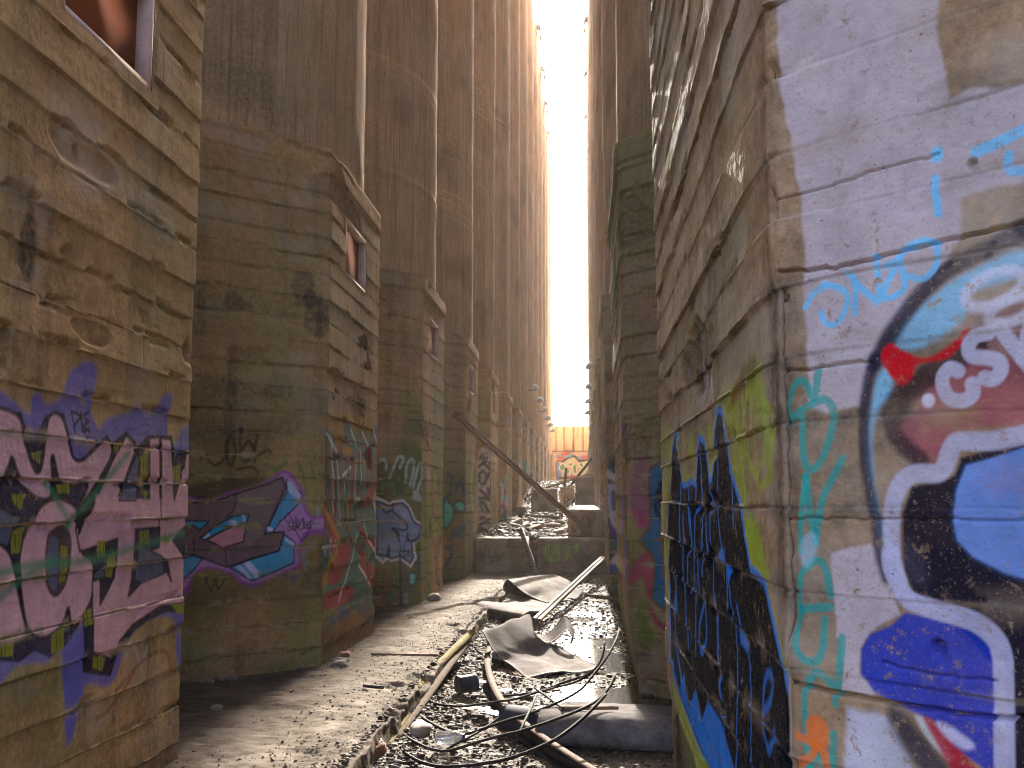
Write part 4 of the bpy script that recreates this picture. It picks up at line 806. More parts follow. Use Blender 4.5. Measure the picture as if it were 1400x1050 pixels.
k = len(co); co = np.concatenate([co, [(-4.3, Y_E + .6, -.5), (3.6, Y_E + .6, -.5), (3.6, Y_E + .6, 7.7), (-4.3, Y_E + .6, 7.7)]])
q = np.concatenate([q, [(k + 1, k, k + 3, k + 2), ((nz - 1) * ns, nz * ns - 1, k + 2, k + 3), (0, (nz - 1) * ns, k + 3, k), (ns - 1, k + 1, k + 2, nz * ns - 1)]])
wt = np.stack([np.clip(joint * .7 + .5 * ss(.55, .75, fbm(XX * 1.5, ZZ * .4, 5)), 0, 1), np.zeros_like(XX), .5 * ss(.5, .7, fbm(XX, ZZ, 8)), np.ones_like(XX)], -1).reshape(-1, 4)
M['end'] = concrete('orange_stained_concrete', (.72, .48, .28), (.58, .37, .21), dark=(.13, .06, .025), pale=(.70, .42, .22), fine=8, pits=0)
o = mesh_np('end_wall', co, q, M['end'], attrs={'paint': np.concatenate([paint(E_.l, Xs, Zs).reshape(-1, 4), np.zeros((4, 4))]), 'weather': np.concatenate([wt, np.zeros((4, 4))])})
tag(o, 'orange stained wall closing the alley, with green bubble letter graffiti', 'wall')

# ------------------------------------------------------------------ ground
YB = 23.7
def zc(y): return np.interp(y, [-10, 0, 7, 10, 13, 16, 18, 22, YB - .02, YB + .35, YB + 1.0, 34, 41, 46, 55, 70, 88, 95], [-.24, -.23, -.21, -.215, -.215, -.19, -.15, -.09, -.07, -.05, .70, .84, 1.2, 1.95, 2.45, 2.75, 3.0, 3.0])
def gh(x, y):
    x = np.asarray(x, float); y = np.asarray(y, float)
    h = zc(y) + .05 * (fbm(x * 1.1, y * 1.1, 61, 3) - .5) + .045 * (fbm(x * 5, y * 5, 62, 3) - .5) + .022 * (fbm(x * 26, y * 26, 63, 2) - .5)
    far = ss(YB + 1, YB + 4, y); h = h + far * (.32 * (fbm(x * .9, y * .5, 64, 4) - .5) + .08 * (fbm(x * 4, y * 3, 65, 3) - .5))
    lowp = ss(-.75, -.05, x) * ss(7.6, 8.6, y) * ss(18.5, 16.5, y); h = h - .035 * lowp * ss(.40, .62, fbm(x * 1.3 + 4, y * .7, 66, 3))
    bank = ss(-.9, -1.5, x) * ss(23, 12, y); h = h + bank * .05
    out = np.maximum(ss(3.2, 4.2, -x), ss(1.2, 2.2, x)); out = np.maximum(out, ss(88, 92, y))
    return h * (1 - out) + -.3 * out
xs = np.concatenate([[-70, -40, -20, -10], np.arange(-5, -1.75, .1), np.arange(-1.75, .75, .014), np.arange(.75, 2.4, .1), [4, 8, 16, 30, 70]])
ys = np.concatenate([[-60, -30, -12, -4], np.arange(0, 5.6, .2), np.arange(5.6, 19, .018), np.arange(19, 28, .045), np.arange(28, 92, .16), [93, 100, 120, 160]])
XX, YY = np.meshgrid(xs, ys); HH = gh(XX, YY); ns = len(xs); nz = len(ys)
a = (np.arange(nz - 1)[:, None] * ns + np.arange(ns - 1)[None]); q = np.stack([a, a + 1, a + 1 + ns, a + ns], -1).reshape(-1, 4)
slab = ss(-.28, -.18, XX) * ss(7.55, 7.35, YY) * ss(4, 5, YY)
wet = ss(.0, -.03, HH - zc(YY)) * ss(20, 16, YY)
n = fbm(XX * 2, YY * 2, 77, 4)
wt = np.stack([np.clip(.55 * ss(.5, .7, n) * (1 - slab) + .3 * wet, 0, 1), np.clip(wet * .9 + .3 * n, 0, 1) * (1 - slab), np.clip(.5 * ss(.5, .65, fbm(XX * 3, YY * 3, 78, 4)) * ss(14, 22, YY) + slab * .35, 0, 1), np.ones_like(n)], -1).reshape(-1, 4)
tag(mesh_np('gravel_ground', np.stack([XX, YY, HH], -1).reshape(-1, 3), q, M['ground'], attrs={'weather': wt}), kind='structure')
# puddle sheet lying in the low spots
mb = MB(); mb.add([(-.85, 7.7, -.2285), (1.3, 7.7, -.2285), (1.3, 18.3, -.2285), (-.85, 18.3, -.2285)], [(0, 1, 2, 3)])
tag(mb.build('puddle_water', M['water']), kind='structure')
# concrete ledge in front of the left bases
us = np.concatenate([np.arange(-5.2, -2.7, .12), np.arange(-2.7, -1.62, .03), np.arange(-1.62, -1.40, .012)])
U = np.concatenate([us, np.full(14, -1.40)]); dn = np.concatenate([np.zeros(len(us)), np.linspace(.012, .34, 14)])
ys = np.concatenate([[-3, 0, 3], np.arange(5, 16, .02), np.arange(16, 23.75, .06)])
UU, YY = np.meshgrid(U, ys); DD = np.meshgrid(dn, ys)[0]
edge = .11 * (fbm(YY * 1.3, YY * 0, 81, 3) - .55) + .012 * (fbm(YY * 9, YY * 0 + 2, 82, 3) - .5) + .06 * ss(13, 20, YY)
k = ss(-2.2, -1.40, UU); X2 = UU + edge * k + (.04 * (fbm(YY * 4, DD * 16, 83, 4) - .5) + .022 * (fbm(YY * 24, DD * 30, 93, 3) - .5) * .5) * ss(0, .03, DD) + .06 * ss(0, .3, DD)
H = .018 * (fbm(X2 * 2.2, YY * 2.2, 85, 3) - .5) + .024 * (fbm(X2 * 20, YY * 20, 86, 3) - .5) - .05 * ss(-1.62, -1.40, UU) ** 2 * fbm(YY * 3, YY * 0 + 7, 87, 3) - DD
H = H - .045 * ss(.6, .72, fbm(X2 * 1.5, YY * 1.5, 88, 4)) * ss(-2.0, -1.6, UU) - .10 * ss(17, 23, YY) * (1 - (DD > 0)) 
ns = len(U); nz = len(ys); a = (np.arange(nz - 1)[:, None] * ns + np.arange(ns - 1)[None]); q = np.stack([a, a + 1, a + 1 + ns, a + ns], -1).reshape(-1, 4)
recess_dark = ss(-2.45, -2.75, X2 + .25 * (fbm(X2 * 3, YY * 3, 90, 3) - .5))  # ledge colour darkens behind the front line of the left bases
n = fbm(X2 * 1.6, YY * 1.6, 89, 4); wt = np.stack([np.clip(.45 * recess_dark + .35 * ss(.52, .7, n) + .5 * ss(.02, .2, DD), 0, 1), .15 * ss(.5, .7, n) * ss(.0, .1, DD), .4 * ss(.5, .68, fbm(X2 * 5, YY * 5, 92, 4)) * (DD <= 0), np.ones_like(n)], -1).reshape(-1, 4)
M['ledge'] = concrete('crusted_ledge_concrete', (.20, .16, .12), (.085, .066, .048), dark=(.035, .026, .019), pale=(.34, .285, .23), fine=110, pits=1.0, spec=.02)
tag(mesh_np('concrete_ledge', np.stack([X2, YY, H], -1).reshape(-1, 3), q, M['ledge'], attrs={'weather': wt, 'paint': np.zeros((len(wt), 4))}), kind='structure')
def surf(x, y):
    return np.where((np.asarray(x) < -1.46) & (np.asarray(y) < YB), .0 - .10 * ss(17, 23, y), gh(x, y))

# ------------------------------------------------------------------ stones
bm = bmesh.new(); bmesh.ops.create_icosphere(bm, subdivisions=1, radius=1); ICO = np.array([v.co for v in bm.verts]); ICT = np.array([[v.index for v in f.verts] for f in bm.faces]); bm.free()
bm = bmesh.new(); bmesh.ops.create_icosphere(bm, subdivisions=3, radius=1); ICO3 = np.array([v.co for v in bm.verts]); ICT3 = np.array([[v.index for v in f.verts] for f in bm.faces]); bm.free()
def scatter(name, n, xr, yr, sr, mat, dens=None, flat=.6):
    x = rng.uniform(*xr, n); y = yr[0] + (yr[1] - yr[0]) * rng.random(n) ** 1.35; s = sr[0] + (sr[1] - sr[0]) * rng.random(n) ** 3.2
    if dens is not None: kp = rng.random(n) < dens(x, y); x, y, s = x[kp], y[kp], s[kp]
    n = len(x); z = surf(x, y)
    V = ICO[None] * (1 + rng.uniform(-.3, .3, (n, len(ICO), 1))) * (s[:, None] * rng.uniform(.45, 1.35, (n, 3)))[:, None, :]
    V[..., 2] *= flat; th = rng.uniform(0, 2 * PI, n); c, sn = np.cos(th)[:, None], np.sin(th)[:, None]
    X = V[..., 0] * c - V[..., 1] * sn + x[:, None]; Yv = V[..., 0] * sn + V[..., 1] * c + y[:, None]; Zv = V[..., 2] + (z + s * flat * .35)[:, None]
    co = np.stack([X, Yv, Zv], -1).reshape(-1, 3); tr = (ICT[None] + (np.arange(n) * len(ICO))[:, None, None]).reshape(-1, 3)
    return mesh_np(name, co, np.zeros((0, 4)), mat, tris=tr)
def stonemat(name, cs, rough):
    m = bpy.data.materials.new(name); t = nt(m); g = N(t, 'ShaderNodeNewGeometry')
    r = N(t, 'ShaderNodeValToRGB'); t.links.new(g.outputs['Random Per Island'], r.inputs[0]); e = r.color_ramp.elements; r.color_ramp.interpolation = 'CONSTANT'
    e[0].color = (*cs[0], 1); e[1].position = 1 / len(cs); e[1].color = (*cs[1], 1)
    for k in range(2, len(cs)): x = e.new(k / len(cs)); x.color = (*cs[k], 1)
    nn = noise(t, g.outputs['Position'], 60, 3)
    bsdf(t, mixc(t, mth(t, 'MULTIPLY', rampf(t, nn, .4, .7), .5), r.outputs[0], (.06, .045, .03)), rough, bump(t, nn, .4, .005), .05); return m
M['gravel'] = stonemat('mixed_gravel', [(.09, .063, .042), (.055, .038, .025), (.135, .1, .075), (.042, .03, .022), (.18, .15, .12), (.085, .047, .03), (.105, .08, .06)], .7)
tag(scatter('gravel_chips', 7000, (-1.5, .6), (5.7, 23.6), (.008, .045), M['gravel'], None, .22), kind='stuff')
tag(scatter('gravel', 12000, (-1.5, .6), (5.7, 23.6), (.005, .027), M['gravel']), kind='stuff')
tag(scatter('ledge_grit', 9000, (-2.5, -1.45), (5.6, 23.5), (.003, .013), M['gravel'], lambda x, y: np.clip(.25 + 1.2 * (x + 2.2), .25, 1)), kind='stuff')
tag(scatter('ledge_debris', 1800, (-1.50, -1.12), (5.7, 15), (.006, .036), M['gravel']), kind='stuff')
tag(scatter('rubble', 12000, (-2.5, .5), (24.4, 80), (.015, .085), M['gravel']), kind='stuff')
def rock(name, px, py, z, sx, sy, sz, mat, lab, cat='rock', group=None, seed=0, blocky=False):
    p = onZ(px, py, z); g = np.random.default_rng(seed + 900)
    v = ICO3.copy()
    if blocky: v = np.sign(v) * np.abs(v) ** .38
    a = g.uniform(0, 6.28); d = 1 + .5 * (fbm(v[:, 0] * 1.7 + seed, v[:, 1] * 1.7 + v[:, 2] * 2.1, seed + 40, 3) - .5) + .18 * (fbm(v[:, 0] * 6 + seed, v[:, 1] * 6 + v[:, 2] * 5, seed + 41, 2) - .5)
    v = v * d[:, None] * (sx, sy, sz); c, s = math.cos(a), math.sin(a)
    v = np.stack([v[:, 0] * c - v[:, 1] * s, v[:, 0] * s + v[:, 1] * c, v[:, 2]], 1)
    o = mesh_np(name, v, np.zeros((0, 4)), mat, tris=ICT3); o.location = (p[0], p[1], p[2] + sz * .55)
    return tag(o, lab, cat, group)
# ------------------------------------------------------------------ concrete blocks
def block(x0, x1, y0, y1, z0, z1, lab, layers=None, seed=1, st=.025, mossy=.15):
    X = np.arange(x0, x1 + st * .5, st); Zs = np.arange(z0, z1 + st * .5, st); XX, ZZ = np.meshgrid(X, Zs)
    e = np.minimum(np.minimum(XX - x0, X[-1] - XX), Zs[-1] - ZZ)
    d = .03 * (fbm(XX * 2, ZZ * 2, seed, 4) - .5) + .015 * (fbm(XX * 12, ZZ * 12, seed + 1, 3) - .5) - ss(.08, 0, e) * .06 * ss(.4, .65, fbm(XX * 4, ZZ * 4, seed + 2, 3)) - ss(.03, 0, e) * .02
    front = np.stack([XX, y0 - d, ZZ - ss(.06, 0, Zs[-1] - ZZ) * .05 * ss(.45, .65, fbm(XX * 3, XX * 0, seed + 3, 4))], -1)
    YT = np.linspace(y0, y1, max(4, int((y1 - y0) / .08)))[1:]; XT, YY = np.meshgrid(X, YT)
    et = np.minimum(XT - x0, X[-1] - XT); zt = Zs[-1] + .03 * (fbm(XT * 3, YY * 3, seed + 5, 4) - .5) - .03 * ss(.06, 0, et) * vn(YY * 4, XT, seed)
    top = np.stack([XT, YY, zt], -1); co = np.concatenate([front.reshape(-1, 3), top.reshape(-1, 3)]); ns = len(X); nz = len(Zs) + len(YT)
    a = (np.arange(nz - 1)[:, None] * ns + np.arange(ns - 1)[None]); q = np.stack([a, a + 1, a + 1 + ns, a + ns], -1).reshape(-1, 4)
    # sides down to the ground
    left = [i * ns for i in range(nz)]; right = [i * ns + ns - 1 for i in range(nz)]; k = len(co)
    dl = co[left].copy(); dl[:, 2] = z0; dr = co[right].copy(); dr[:, 2] = z0; co = np.concatenate([co, dl, dr])
    qs = [(k + i, left[i], left[i + 1], k + i + 1) for i in range(nz - 1)] + [(right[i], k + nz + i, k + nz + i + 1, right[i + 1]) for i in range(nz - 1)]
    qs += [(left[-1], right[-1], k + 2 * nz - 1, k + nz - 1)]; q = np.concatenate([q, qs])
    pt = np.zeros((len(co), 4))
    if layers: pt[:len(X) * len(Zs)] = paint(layers, X, Zs).reshape(-1, 4)
    f0 = co[:, 0]; f2 = co[:, 2]; n = fbm(f0 * 2, f2 * 1.5 + co[:, 1], seed + 7, 4)
    w = np.stack([.55 * ss(.48, .7, n), mossy * ss(.5, .7, fbm(f0 * 1.5 + 5, f2 * 2 + co[:, 1], seed + 8, 4)), .45 * (f2 > Zs[-1] - .06) * ss(.35, .6, fbm(f0 * 4, co[:, 1] * 4, seed + 9, 3)), np.ones_like(n)], -1)
    o = mesh_np('concrete_block', co, q, M['plinth'], attrs={'paint': pt, 'weather': w})
    return tag(o, lab, 'block', 'concrete blocks stepping up the alley')
Z4 = zm(640, 560, 4.773)
def fY(Y): return lambda p: np.array([onY(x, y, Y)[[0, 2]] for x, y in p])
b1 = Art(fY(YB), (-9, 9)); BK = (30, 26, 24)
for q in ([(80,900),(100,960),(120,880),(150,1000),(180,920),(200,990),(230,930)], [(70,940),(150,960),(240,950)], [(250,880),(310,870)], [(255,895),(320,900)], [(100,980),(130,1010),(190,980)]): b1.line(Z4, q, BK, .025, soft=.012, op=.75)
b2 = Art(fY(YB), (-9, 9))
for c, dx in (((70, 190, 60), 0), ((170, 200, 50), 12)):
    b2.line(Z4, [(490 + dx,900),(500 + dx,960),(540 + dx,990),(545 + dx,900),(515 + dx,880),(520 + dx,960),(575 + dx,985),(585 + dx,895),(560 + dx,890),(590 + dx,970),(635 + dx,975),(640 + dx,890),(615 + dx,890),(640 + dx,960),(660 + dx,940)], c, .018, soft=.012, op=.8)
    b2.line(Z4, [(670 + dx,905),(715,885)], c, .03, soft=.01, op=.8); b2.line(Z4, [(695 + dx,925),(720,880)], c, .03, soft=.01, op=.8)
b3 = Art(fY(24.75), (-9, 9))
for q in ([(680,760),(690,800),(720,760),(740,800),(770,770)], [(700,690),(730,740),(760,690),(800,740),(830,700)], [(780,780),(800,740)]): b3.line(Z4, q, BK, .03, soft=.012, op=.75)
block(-2.50, -1.31, YB, YB + 1.3, -.15, .69, 'low concrete block on the left with faded scribbles, behind the leaning post', b1.l, 3)
block(-1.06, .62, YB + .04, YB + 1.3, -.15, .69, 'low concrete block with the yellow green looping scribble', b2.l, 5)
block(-.38, .50, 24.75, 40, .5, 1.36, 'long concrete block lying on the yellow green scribbled one', b3.l, 7)
block(-2.06, -1.03, 40.4, 41.6, .6, 2.02, 'plain dark concrete block against the left silos, crossed by the long beam', None, 9, .04)
block(-.33, .48, 41.5, 42.6, 1.0, 2.52, 'tall plain concrete block on the right below the thin crossed bars', None, 11, .04)
block(-.98, -.36, 43.5, 44.6, .9, 2.1, 'small dark concrete block in the gap between the two plain ones', None, 13, .05)
# ------------------------------------------------------------------ beams, rails, sticks
def PZ(px, py, z): return onZ(px, py, z)
hb = .115
def ibeam(path, h, w, t, name, mat, lab, cat, up=(0, 0, 1)):
    mb = MB()
    mb.sweep(path, [(-w, h), (w, h), (w, h - t), (t / 2, h - t), (t / 2, -h + t), (w, -h + t), (w, -h), (-w, -h), (-w, -h + t), (-t / 2, -h + t), (-t / 2, h - t), (-w, h - t)], up)
    o = mb.build(name, mat); return tag(o, lab, cat)
q = OL[3].px(0, [(616, 566)])[0]; O = OL[3]; top = np.array([*(O.P[0] + O.T[0] * (q[0] + O.L)), q[1]]); top[:2] += O.n[0] * .13
low = onY(808, 731, YB + .75); low[2] = max(low[2], .77)
ibeam([top + (low - top) * t_ for t_ in np.linspace(0, 1, 12)], .052, .045, .018, 'steel_beam', M['rust'], 'long rusty steel beam leaning across the alley from the left silos down to the blocks', 'beam')
a0, a1 = PZ(733, 784, -.07), onY(712, 724, YB - .25)
mb = MB(); mb.sweep([a0, (a0 + a1) / 2, a1], [(-.045, -.045), (.045, -.045), (.045, .045), (-.045, .045)]); M['flaky'] = simple('flaking_white_paint_on_rust', (.30, .27, .25), (.09, .05, .035), .7, 26)
tag(mb.build('steel_post', M['flaky']), 'short rusty post with flaking white paint leaning between the two front blocks', 'post')
p = [onY(826, 763, 22.6), PZ(733, 851, -.13)]
ax = (p[0] - p[1]); ax /= np.linalg.norm(ax); root = empty('steel_rail', tuple((p[0] + p[1]) / 2)); tag(root, 'straight twin bar steel rail running from under the belts up to the right silos', 'rail')
for sgn in (-1, 1):
    mb = MB(); mb.sweep([p[1] + (p[0] - p[1]) * t_ + np.array([sgn * .04, 0, .03]) for t_ in np.linspace(0, 1, 6)], [(-.025, -.02), (.025, -.02), (.025, .02), (-.025, .02)]); fix_parent(mb.build('bar', M['rust_l'] if sgn > 0 else M['dark_steel']), root)
for t_ in (.1, .5, .9):
    mb = MB(); mb.sweep([p[1] + (p[0] - p[1]) * t_ + (-.1, 0, 0), p[1] + (p[0] - p[1]) * t_ + (.1, 0, 0)], [(-.03, -.02), (.03, -.02), (.03, -.005), (-.03, -.005)]); fix_parent(mb.build('tie_plate', M['dark_steel']), root)
ZM = zm(640, 770, 3.752); ZN = zm(450, 700, 2.8)
rp = np.array([PZ(*ZM([q])[0], z) for q, z in (((112,425),-.10), ((98,500),-.11), ((118,600),-.11), ((168,700),-.10), ((235,780),-.09), ((335,860),-.09), ((435,930),-.10), ((560,1010),-.10), ((680,1085),-.10), ((800,1150),-.11))])
rp = smooth_pts(rp, False, 8)
root = empty('curved_rail', tuple(rp[len(rp) // 2])); tag(root, 'curved rusty steel rail bending from the large belt sheet to the front edge', 'rail')
mb = MB(); mb.sweep(rp, [(-.030, .0), (.030, .0), (.030, .010), (-.030, .010)]); fix_parent(mb.build('flange', M['rust_l']), root)
mb = MB(); mb.sweep(rp, [(.012, -.085), (.026, -.085), (.026, -.002), (.012, -.002)]); mb.sweep(rp, [(-.035, -.099), (.06, -.099), (.06, -.086), (-.035, -.086)]); fix_parent(mb.build('web', M['dark_steel']), root)
def stick(name, a, b, r, mat, lab, cat, group=None, sq=True):
    mb = MB(); a = np.asarray(a, float); b = np.asarray(b, float); P_ = [a + (b - a) * t_ for t_ in np.linspace(0, 1, 6)]
    mb.sweep(P_, [(-r, -r), (r, -r), (r, r), (-r, r)]) if sq else mb.tube(P_, r, 8)
    return tag(mb.build(name, mat), lab, cat, group)
stick('steel_post', onY(774, 640, 45.5), onY(771.6, 676, 45), .05, M['dark_steel'], 'upright black post standing in the rubble before the end wall', 'post')
stick('steel_bar', onY(812, 624, 46), onY(773, 672, 46.5), .05, M['dark_steel'], 'thin steep bar leaning from the right silos down to the rubble', 'bar')
stick('steel_bar', onY(812, 646, 46), onY(742, 668.5, 46.5), .05, M['rust'], 'thin shallow bar lying across the top of the rubble', 'bar')
stick('wooden_board', onY(768.5, 674, 38), onY(767, 711, 37.5), .035, M['orange'], 'upright orange board in front of the small dark block', 'board')
stick('metal_pole', onY(765.5, 671, 38.6), onY(766.5, 693, 38.4), .03, M['white'], 'short white pole beside the upright orange board', 'pole')
stick('wooden_plank', onY(717, 704.5, 35), onY(766, 708, 35), .05, M['wood_b'], 'pale plank lying on the rubble below the plain dark block', 'plank')
mb = MB(); A3 = onY(703, 694, 33); mb.add([A3, A3 + (.45, .1, .02), A3 + (.2, .05, -.42), A3 + (0, .03, 0), A3 + (.45, .13, .02), A3 + (.2, .08, -.42)], [(0, 1, 4, 3), (1, 2, 5, 4), (2, 0, 3, 5)], [(0, 2, 1), (3, 4, 5)])
tag(mb.build('metal_scrap', M['dark_steel']), 'dark triangular metal scrap propped against the left silos', 'scrap')
# ------------------------------------------------------------------ conveyor belts
def loft(L, R, th, mat, name, lab, nw=22, k=7, wav=.012, seed=1, cut=.015):
    L = smooth_pts(L, False, k); R = smooth_pts(R, False, k); n = len(L); w = np.linspace(0, 1, nw)[None, :, None]
    P_ = L[:, None] * (1 - w) + R[:, None] * w
    ii, jj = np.meshgrid(np.arange(n), np.linspace(0, 4, nw), indexing='ij')
    T = np.gradient(P_, axis=0); W = np.gradient(P_, axis=1); Nn = np.cross(W, T); Nn /= np.linalg.norm(Nn, axis=2, keepdims=True) + 1e-9
    if Nn[n // 2, nw // 2, 2] < 0: Nn = -Nn
    P_ = P_ + Nn * (wav * 2 * (fbm(ii * .09, jj * .8, seed, 3) - .5))[..., None]
    e = (fbm(ii * .35, jj * 0 + 3, seed + 1, 3) - .5) * cut * 2; P_[:, 0] += W[:, 0] / (np.linalg.norm(W[:, 0], axis=1, keepdims=True) + 1e-9) * e[:, :1]; P_[:, -1] += W[:, -1] / (np.linalg.norm(W[:, -1], axis=1, keepdims=True) + 1e-9) * e[:, :1]
    top = P_ + Nn * th / 2; bot = P_ - Nn * th / 2; co = np.concatenate([top.reshape(-1, 3), bot.reshape(-1, 3)]); m_ = n * nw
    a = (np.arange(n - 1)[:, None] * nw + np.arange(nw - 1)[None]); q = np.stack([a, a + 1, a + 1 + nw, a + nw], -1).reshape(-1, 4)
    ring = [j for j in range(nw)] + [i * nw + nw - 1 for i in range(1, n)] + [(n - 1) * nw + j for j in range(nw - 2, -1, -1)] + [i * nw for i in range(n - 2, 0, -1)]
    qs = [(ring[i], ring[(i + 1) % len(ring)], ring[(i + 1) % len(ring)] + m_, ring[i] + m_) for i in range(len(ring))]
    o = mesh_np(name, co, np.concatenate([q, q[:, ::-1] + m_, qs]), mat, smooth=True)
    return tag(o, lab, 'belt', 'cut lengths of conveyor belt')
def E3(*it): return np.array([PZ(*ZM([q])[0], z) for q, z in it])
dn = np.array
L = E3(((80,360),.10), ((132,450),-.05), ((205,512),-.15), ((300,580),-.19)); R = E3(((325,275),.17), ((352,385),.0), ((480,440),-.14), ((700,545),-.195))
back = lambda p, s=1: np.array([p[0] + (.14 * s, .34 * s, -.16), p[0] + (.03 * s, .26 * s, -.05), p[0] + (-.04, .12 * s, .0)])
loft(np.concatenate([back(L), L]), np.concatenate([back(R), R]), .014, M['belt'], 'conveyor_belt', 'large worn belt sheet with a raised folded back edge, lying before the puddle', seed=3, wav=.035)
L = E3(((212,92),.13), ((270,142),.03), ((335,178),-.09), ((400,203),-.14)); R = E3(((455,55),.13), ((510,80),.07), ((565,130),-.06), ((632,182),-.155))
bk = lambda p: np.array([p[0] + (.10, -.16, -.235), p[0] + (-.06, -.04, -.20), p[0] + (-.12, .03, -.10), p[0] + (-.06, .06, -.02)])
loft(np.concatenate([bk(L), L]), np.concatenate([bk(R), R]), .016, M['belt'], 'conveyor_belt', 'farthest belt sheet, curled over at its left end beside the straight rail', seed=5, wav=.03)
L = E3(((200,160),-.10), ((170,200),-.12), ((110,197),-.02), ((60,200),.03), ((38,225),-.02), ((45,250),-.10), ((75,262),-.12)); R = E3(((400,203),-.12), ((418,210),-.13), ((370,245),-.10), ((318,250),-.03), ((285,268),-.03), ((284,300),-.13), ((300,306),-.16))
loft(L, R, .016, M['belt'], 'conveyor_belt', 'ribbed belt piece humped into a dark roll between the far sheet and the large sheet', seed=7)
tp = [onY(*ZM([q])[0], Y) for q, Y in (((330,350),12.9), ((395,368),12.75), ((448,325),12.7), ((488,272),12.75), ((520,295),12.6), ((543,352),12.5), ((530,385),12.45))]
bt = [onY(*ZM([q])[0], Y) for q, Y in (((372,402),12.3), ((420,408),12.25), ((470,376),12.2), ((503,345),12.25), ((520,350),12.2), ((538,385),12.1), ((528,415),12.1))]
loft(np.array(tp), np.array(bt), .012, M['belt'], 'conveyor_belt', 'narrow belt strip looping up and over at the edge of the bright puddle', nw=10, seed=9, wav=.004)
pr = [(9.15,-.16),(8.85,-.12),(8.5,-.075),(8.2,-.03),(7.98,.005),(7.80,.0),(7.69,-.05),(7.66,-.12),(7.72,-.175),(7.84,-.185),(7.93,-.14),(7.93,-.075),(7.86,-.05)]
L = np.array([(-.33 + .12 * (y - 7.8) * .6 + (-.02), y + .05, z) for y, z in pr]); R = np.array([(1.05, y - .25, z) for y, z in pr]); L[:5, 0] += [.12, .1, .06, .02, .0]
loft(L, R, .016, M['belt_d'], 'conveyor_belt', 'wide dark belt with its front edge rolled into a tube, nearest the camera', nw=40, seed=11, wav=.02)
pr2 = [(8.75,-.165),(8.5,-.10),(8.3,-.04),(8.14,-.02),(8.02,-.06),(7.98,-.13),(8.04,-.18)]
L = np.array([(-.68 + .25 * (y - 7.98), y + .1, z) for y, z in pr2]); R = np.array([(.1, y - .05, z - .03) for y, z in pr2]); R[2:5, 2] -= .03
loft(L, R, .014, M['belt_b'], 'conveyor_belt', 'dark belt flap sticking out left from under the wide rolled belt', seed=13, wav=.01)
M['roll'] = M['belt_b']
stick('steel_bar', PZ(*ZM([(480, 742)])[0], .03), PZ(*ZM([(772, 742)])[0], .035), .012, M['rust'], 'thin rusty bar lying on the wide rolled belt', 'bar')
mb = MB(); c = PZ(*ZM([(922, 690)])[0], -.03); mb.box((-.05, -.03, 0), (.05, .03, .03), org=c, jit=.006); tag(mb.build('metal_scrap', M['dark_steel']), 'small dark metal clip lying on top of the wide rolled belt', 'scrap')
# ------------------------------------------------------------------ planks, can, wires, litter
def plank(pts, w, t, mat, lab, roll=0):
    mb = MB(); pts = np.array(pts); d = []
    for i in range(len(pts) - 1):
        for u in np.linspace(0, 1, 8, endpoint=False): d.append(pts[i] + (pts[i + 1] - pts[i]) * u + rng.normal(0, .0025, 3))
    d.append(pts[-1]); mb.sweep(d, [(-w, -t), (w, -t), (w * .94, t), (-w * .96, t)], up=(math.sin(roll), 0, math.cos(roll)), scale=1 + rng.uniform(-.05, .05, len(d)))
    return tag(mb.build('wooden_plank', mat), lab, 'plank')
plank([PZ(*ZN([(548, 458)])[0], .07), PZ(*ZN([(372, 628)])[0], -.06), PZ(*ZN([(205, 925)])[0], -.17)], .038, .012, M['wood'], 'yellow painted plank, cracked in the middle, leaning on the ledge edge', .5)
plank([PZ(*ZN([(532, 492)])[0], .0), PZ(*ZN([(385, 695)])[0], -.13), PZ(*ZN([(245, 880)])[0], -.17)], .032, .014, M['wood_b'], 'darker brown plank lying just under the yellow plank', .2)
c = PZ(*ZN([(490, 700)])[0], -.19); r_ = .082; root = empty('paint_can', (c[0], c[1], c[2])); tag(root, 'dark dented paint can lying on its side beside the curved rail', 'can'); cz = c + (0, .02, r_ + .005); axd = (1, .6, .02)
mb = MB(); mb.lathe([(r_ * .97, .0), (r_, .004), (r_, .012), (r_ * .965, .018), (r_ * .96, .09), (r_ * .965, .17), (r_, .175), (r_, .185), (r_ * .9, .186), (.001, .184)], cz, axd, 28); fix_parent(mb.build('body', M['can'], None, True), root)
mb = MB(); mb.lathe([(.001, .006), (r_ * .88, .005), (r_ * .9, .001), (r_ * .965, -.001)], cz, axd, 28); fix_parent(mb.build('lid', M['can_end'], None, True), root)
c = PZ(*ZN([(625, 560)])[0], -.19); mb = MB(); mb.lathe([(.001, 0), (.036, .001), (.038, .01), (.038, .13), (.03, .135), (.03, .11), (.001, .108)], c + (0, 0, .036), (1, -.12, 0), 20)
tag(mb.build('plastic_pipe', M['white'], None, True), 'short grey white pipe stub lying next to the large belt sheet', 'pipe')
def wire(pts, r, lab, f=ZN):
    P_ = smooth_pts([PZ(*f([(x, y)])[0], z) for x, y, z in pts], False, 8); P_ = P_ + .006 * np.stack([fbm(np.arange(len(P_)) * .3, np.zeros(len(P_)), 5 + k, 2) - .5 for k in range(3)], 1)
    mb = MB(); mb.tube(P_, r, 6); return tag(mb.build('wire', M['wire'], None, True), lab, 'wire', 'loose rusty wires by the curved rail')
wire([(372,688,-.16),(395,728,-.15),(500,744,-.13),(620,730,-.09),(720,714,-.05),(800,690,-.03),(930,655,.0),(1000,622,.05)], .010, 'pale topmost wire, starting behind the can and crossing the curved rail')
wire([(330,765,-.17),(420,825,-.16),(520,850,-.15),(640,812,-.07),(800,760,.0),(950,690,.08),(1030,600,.2),(1085,520,.32),(1112,448,.42)], .011, 'long wire rising highest at its right end beside the far right base')
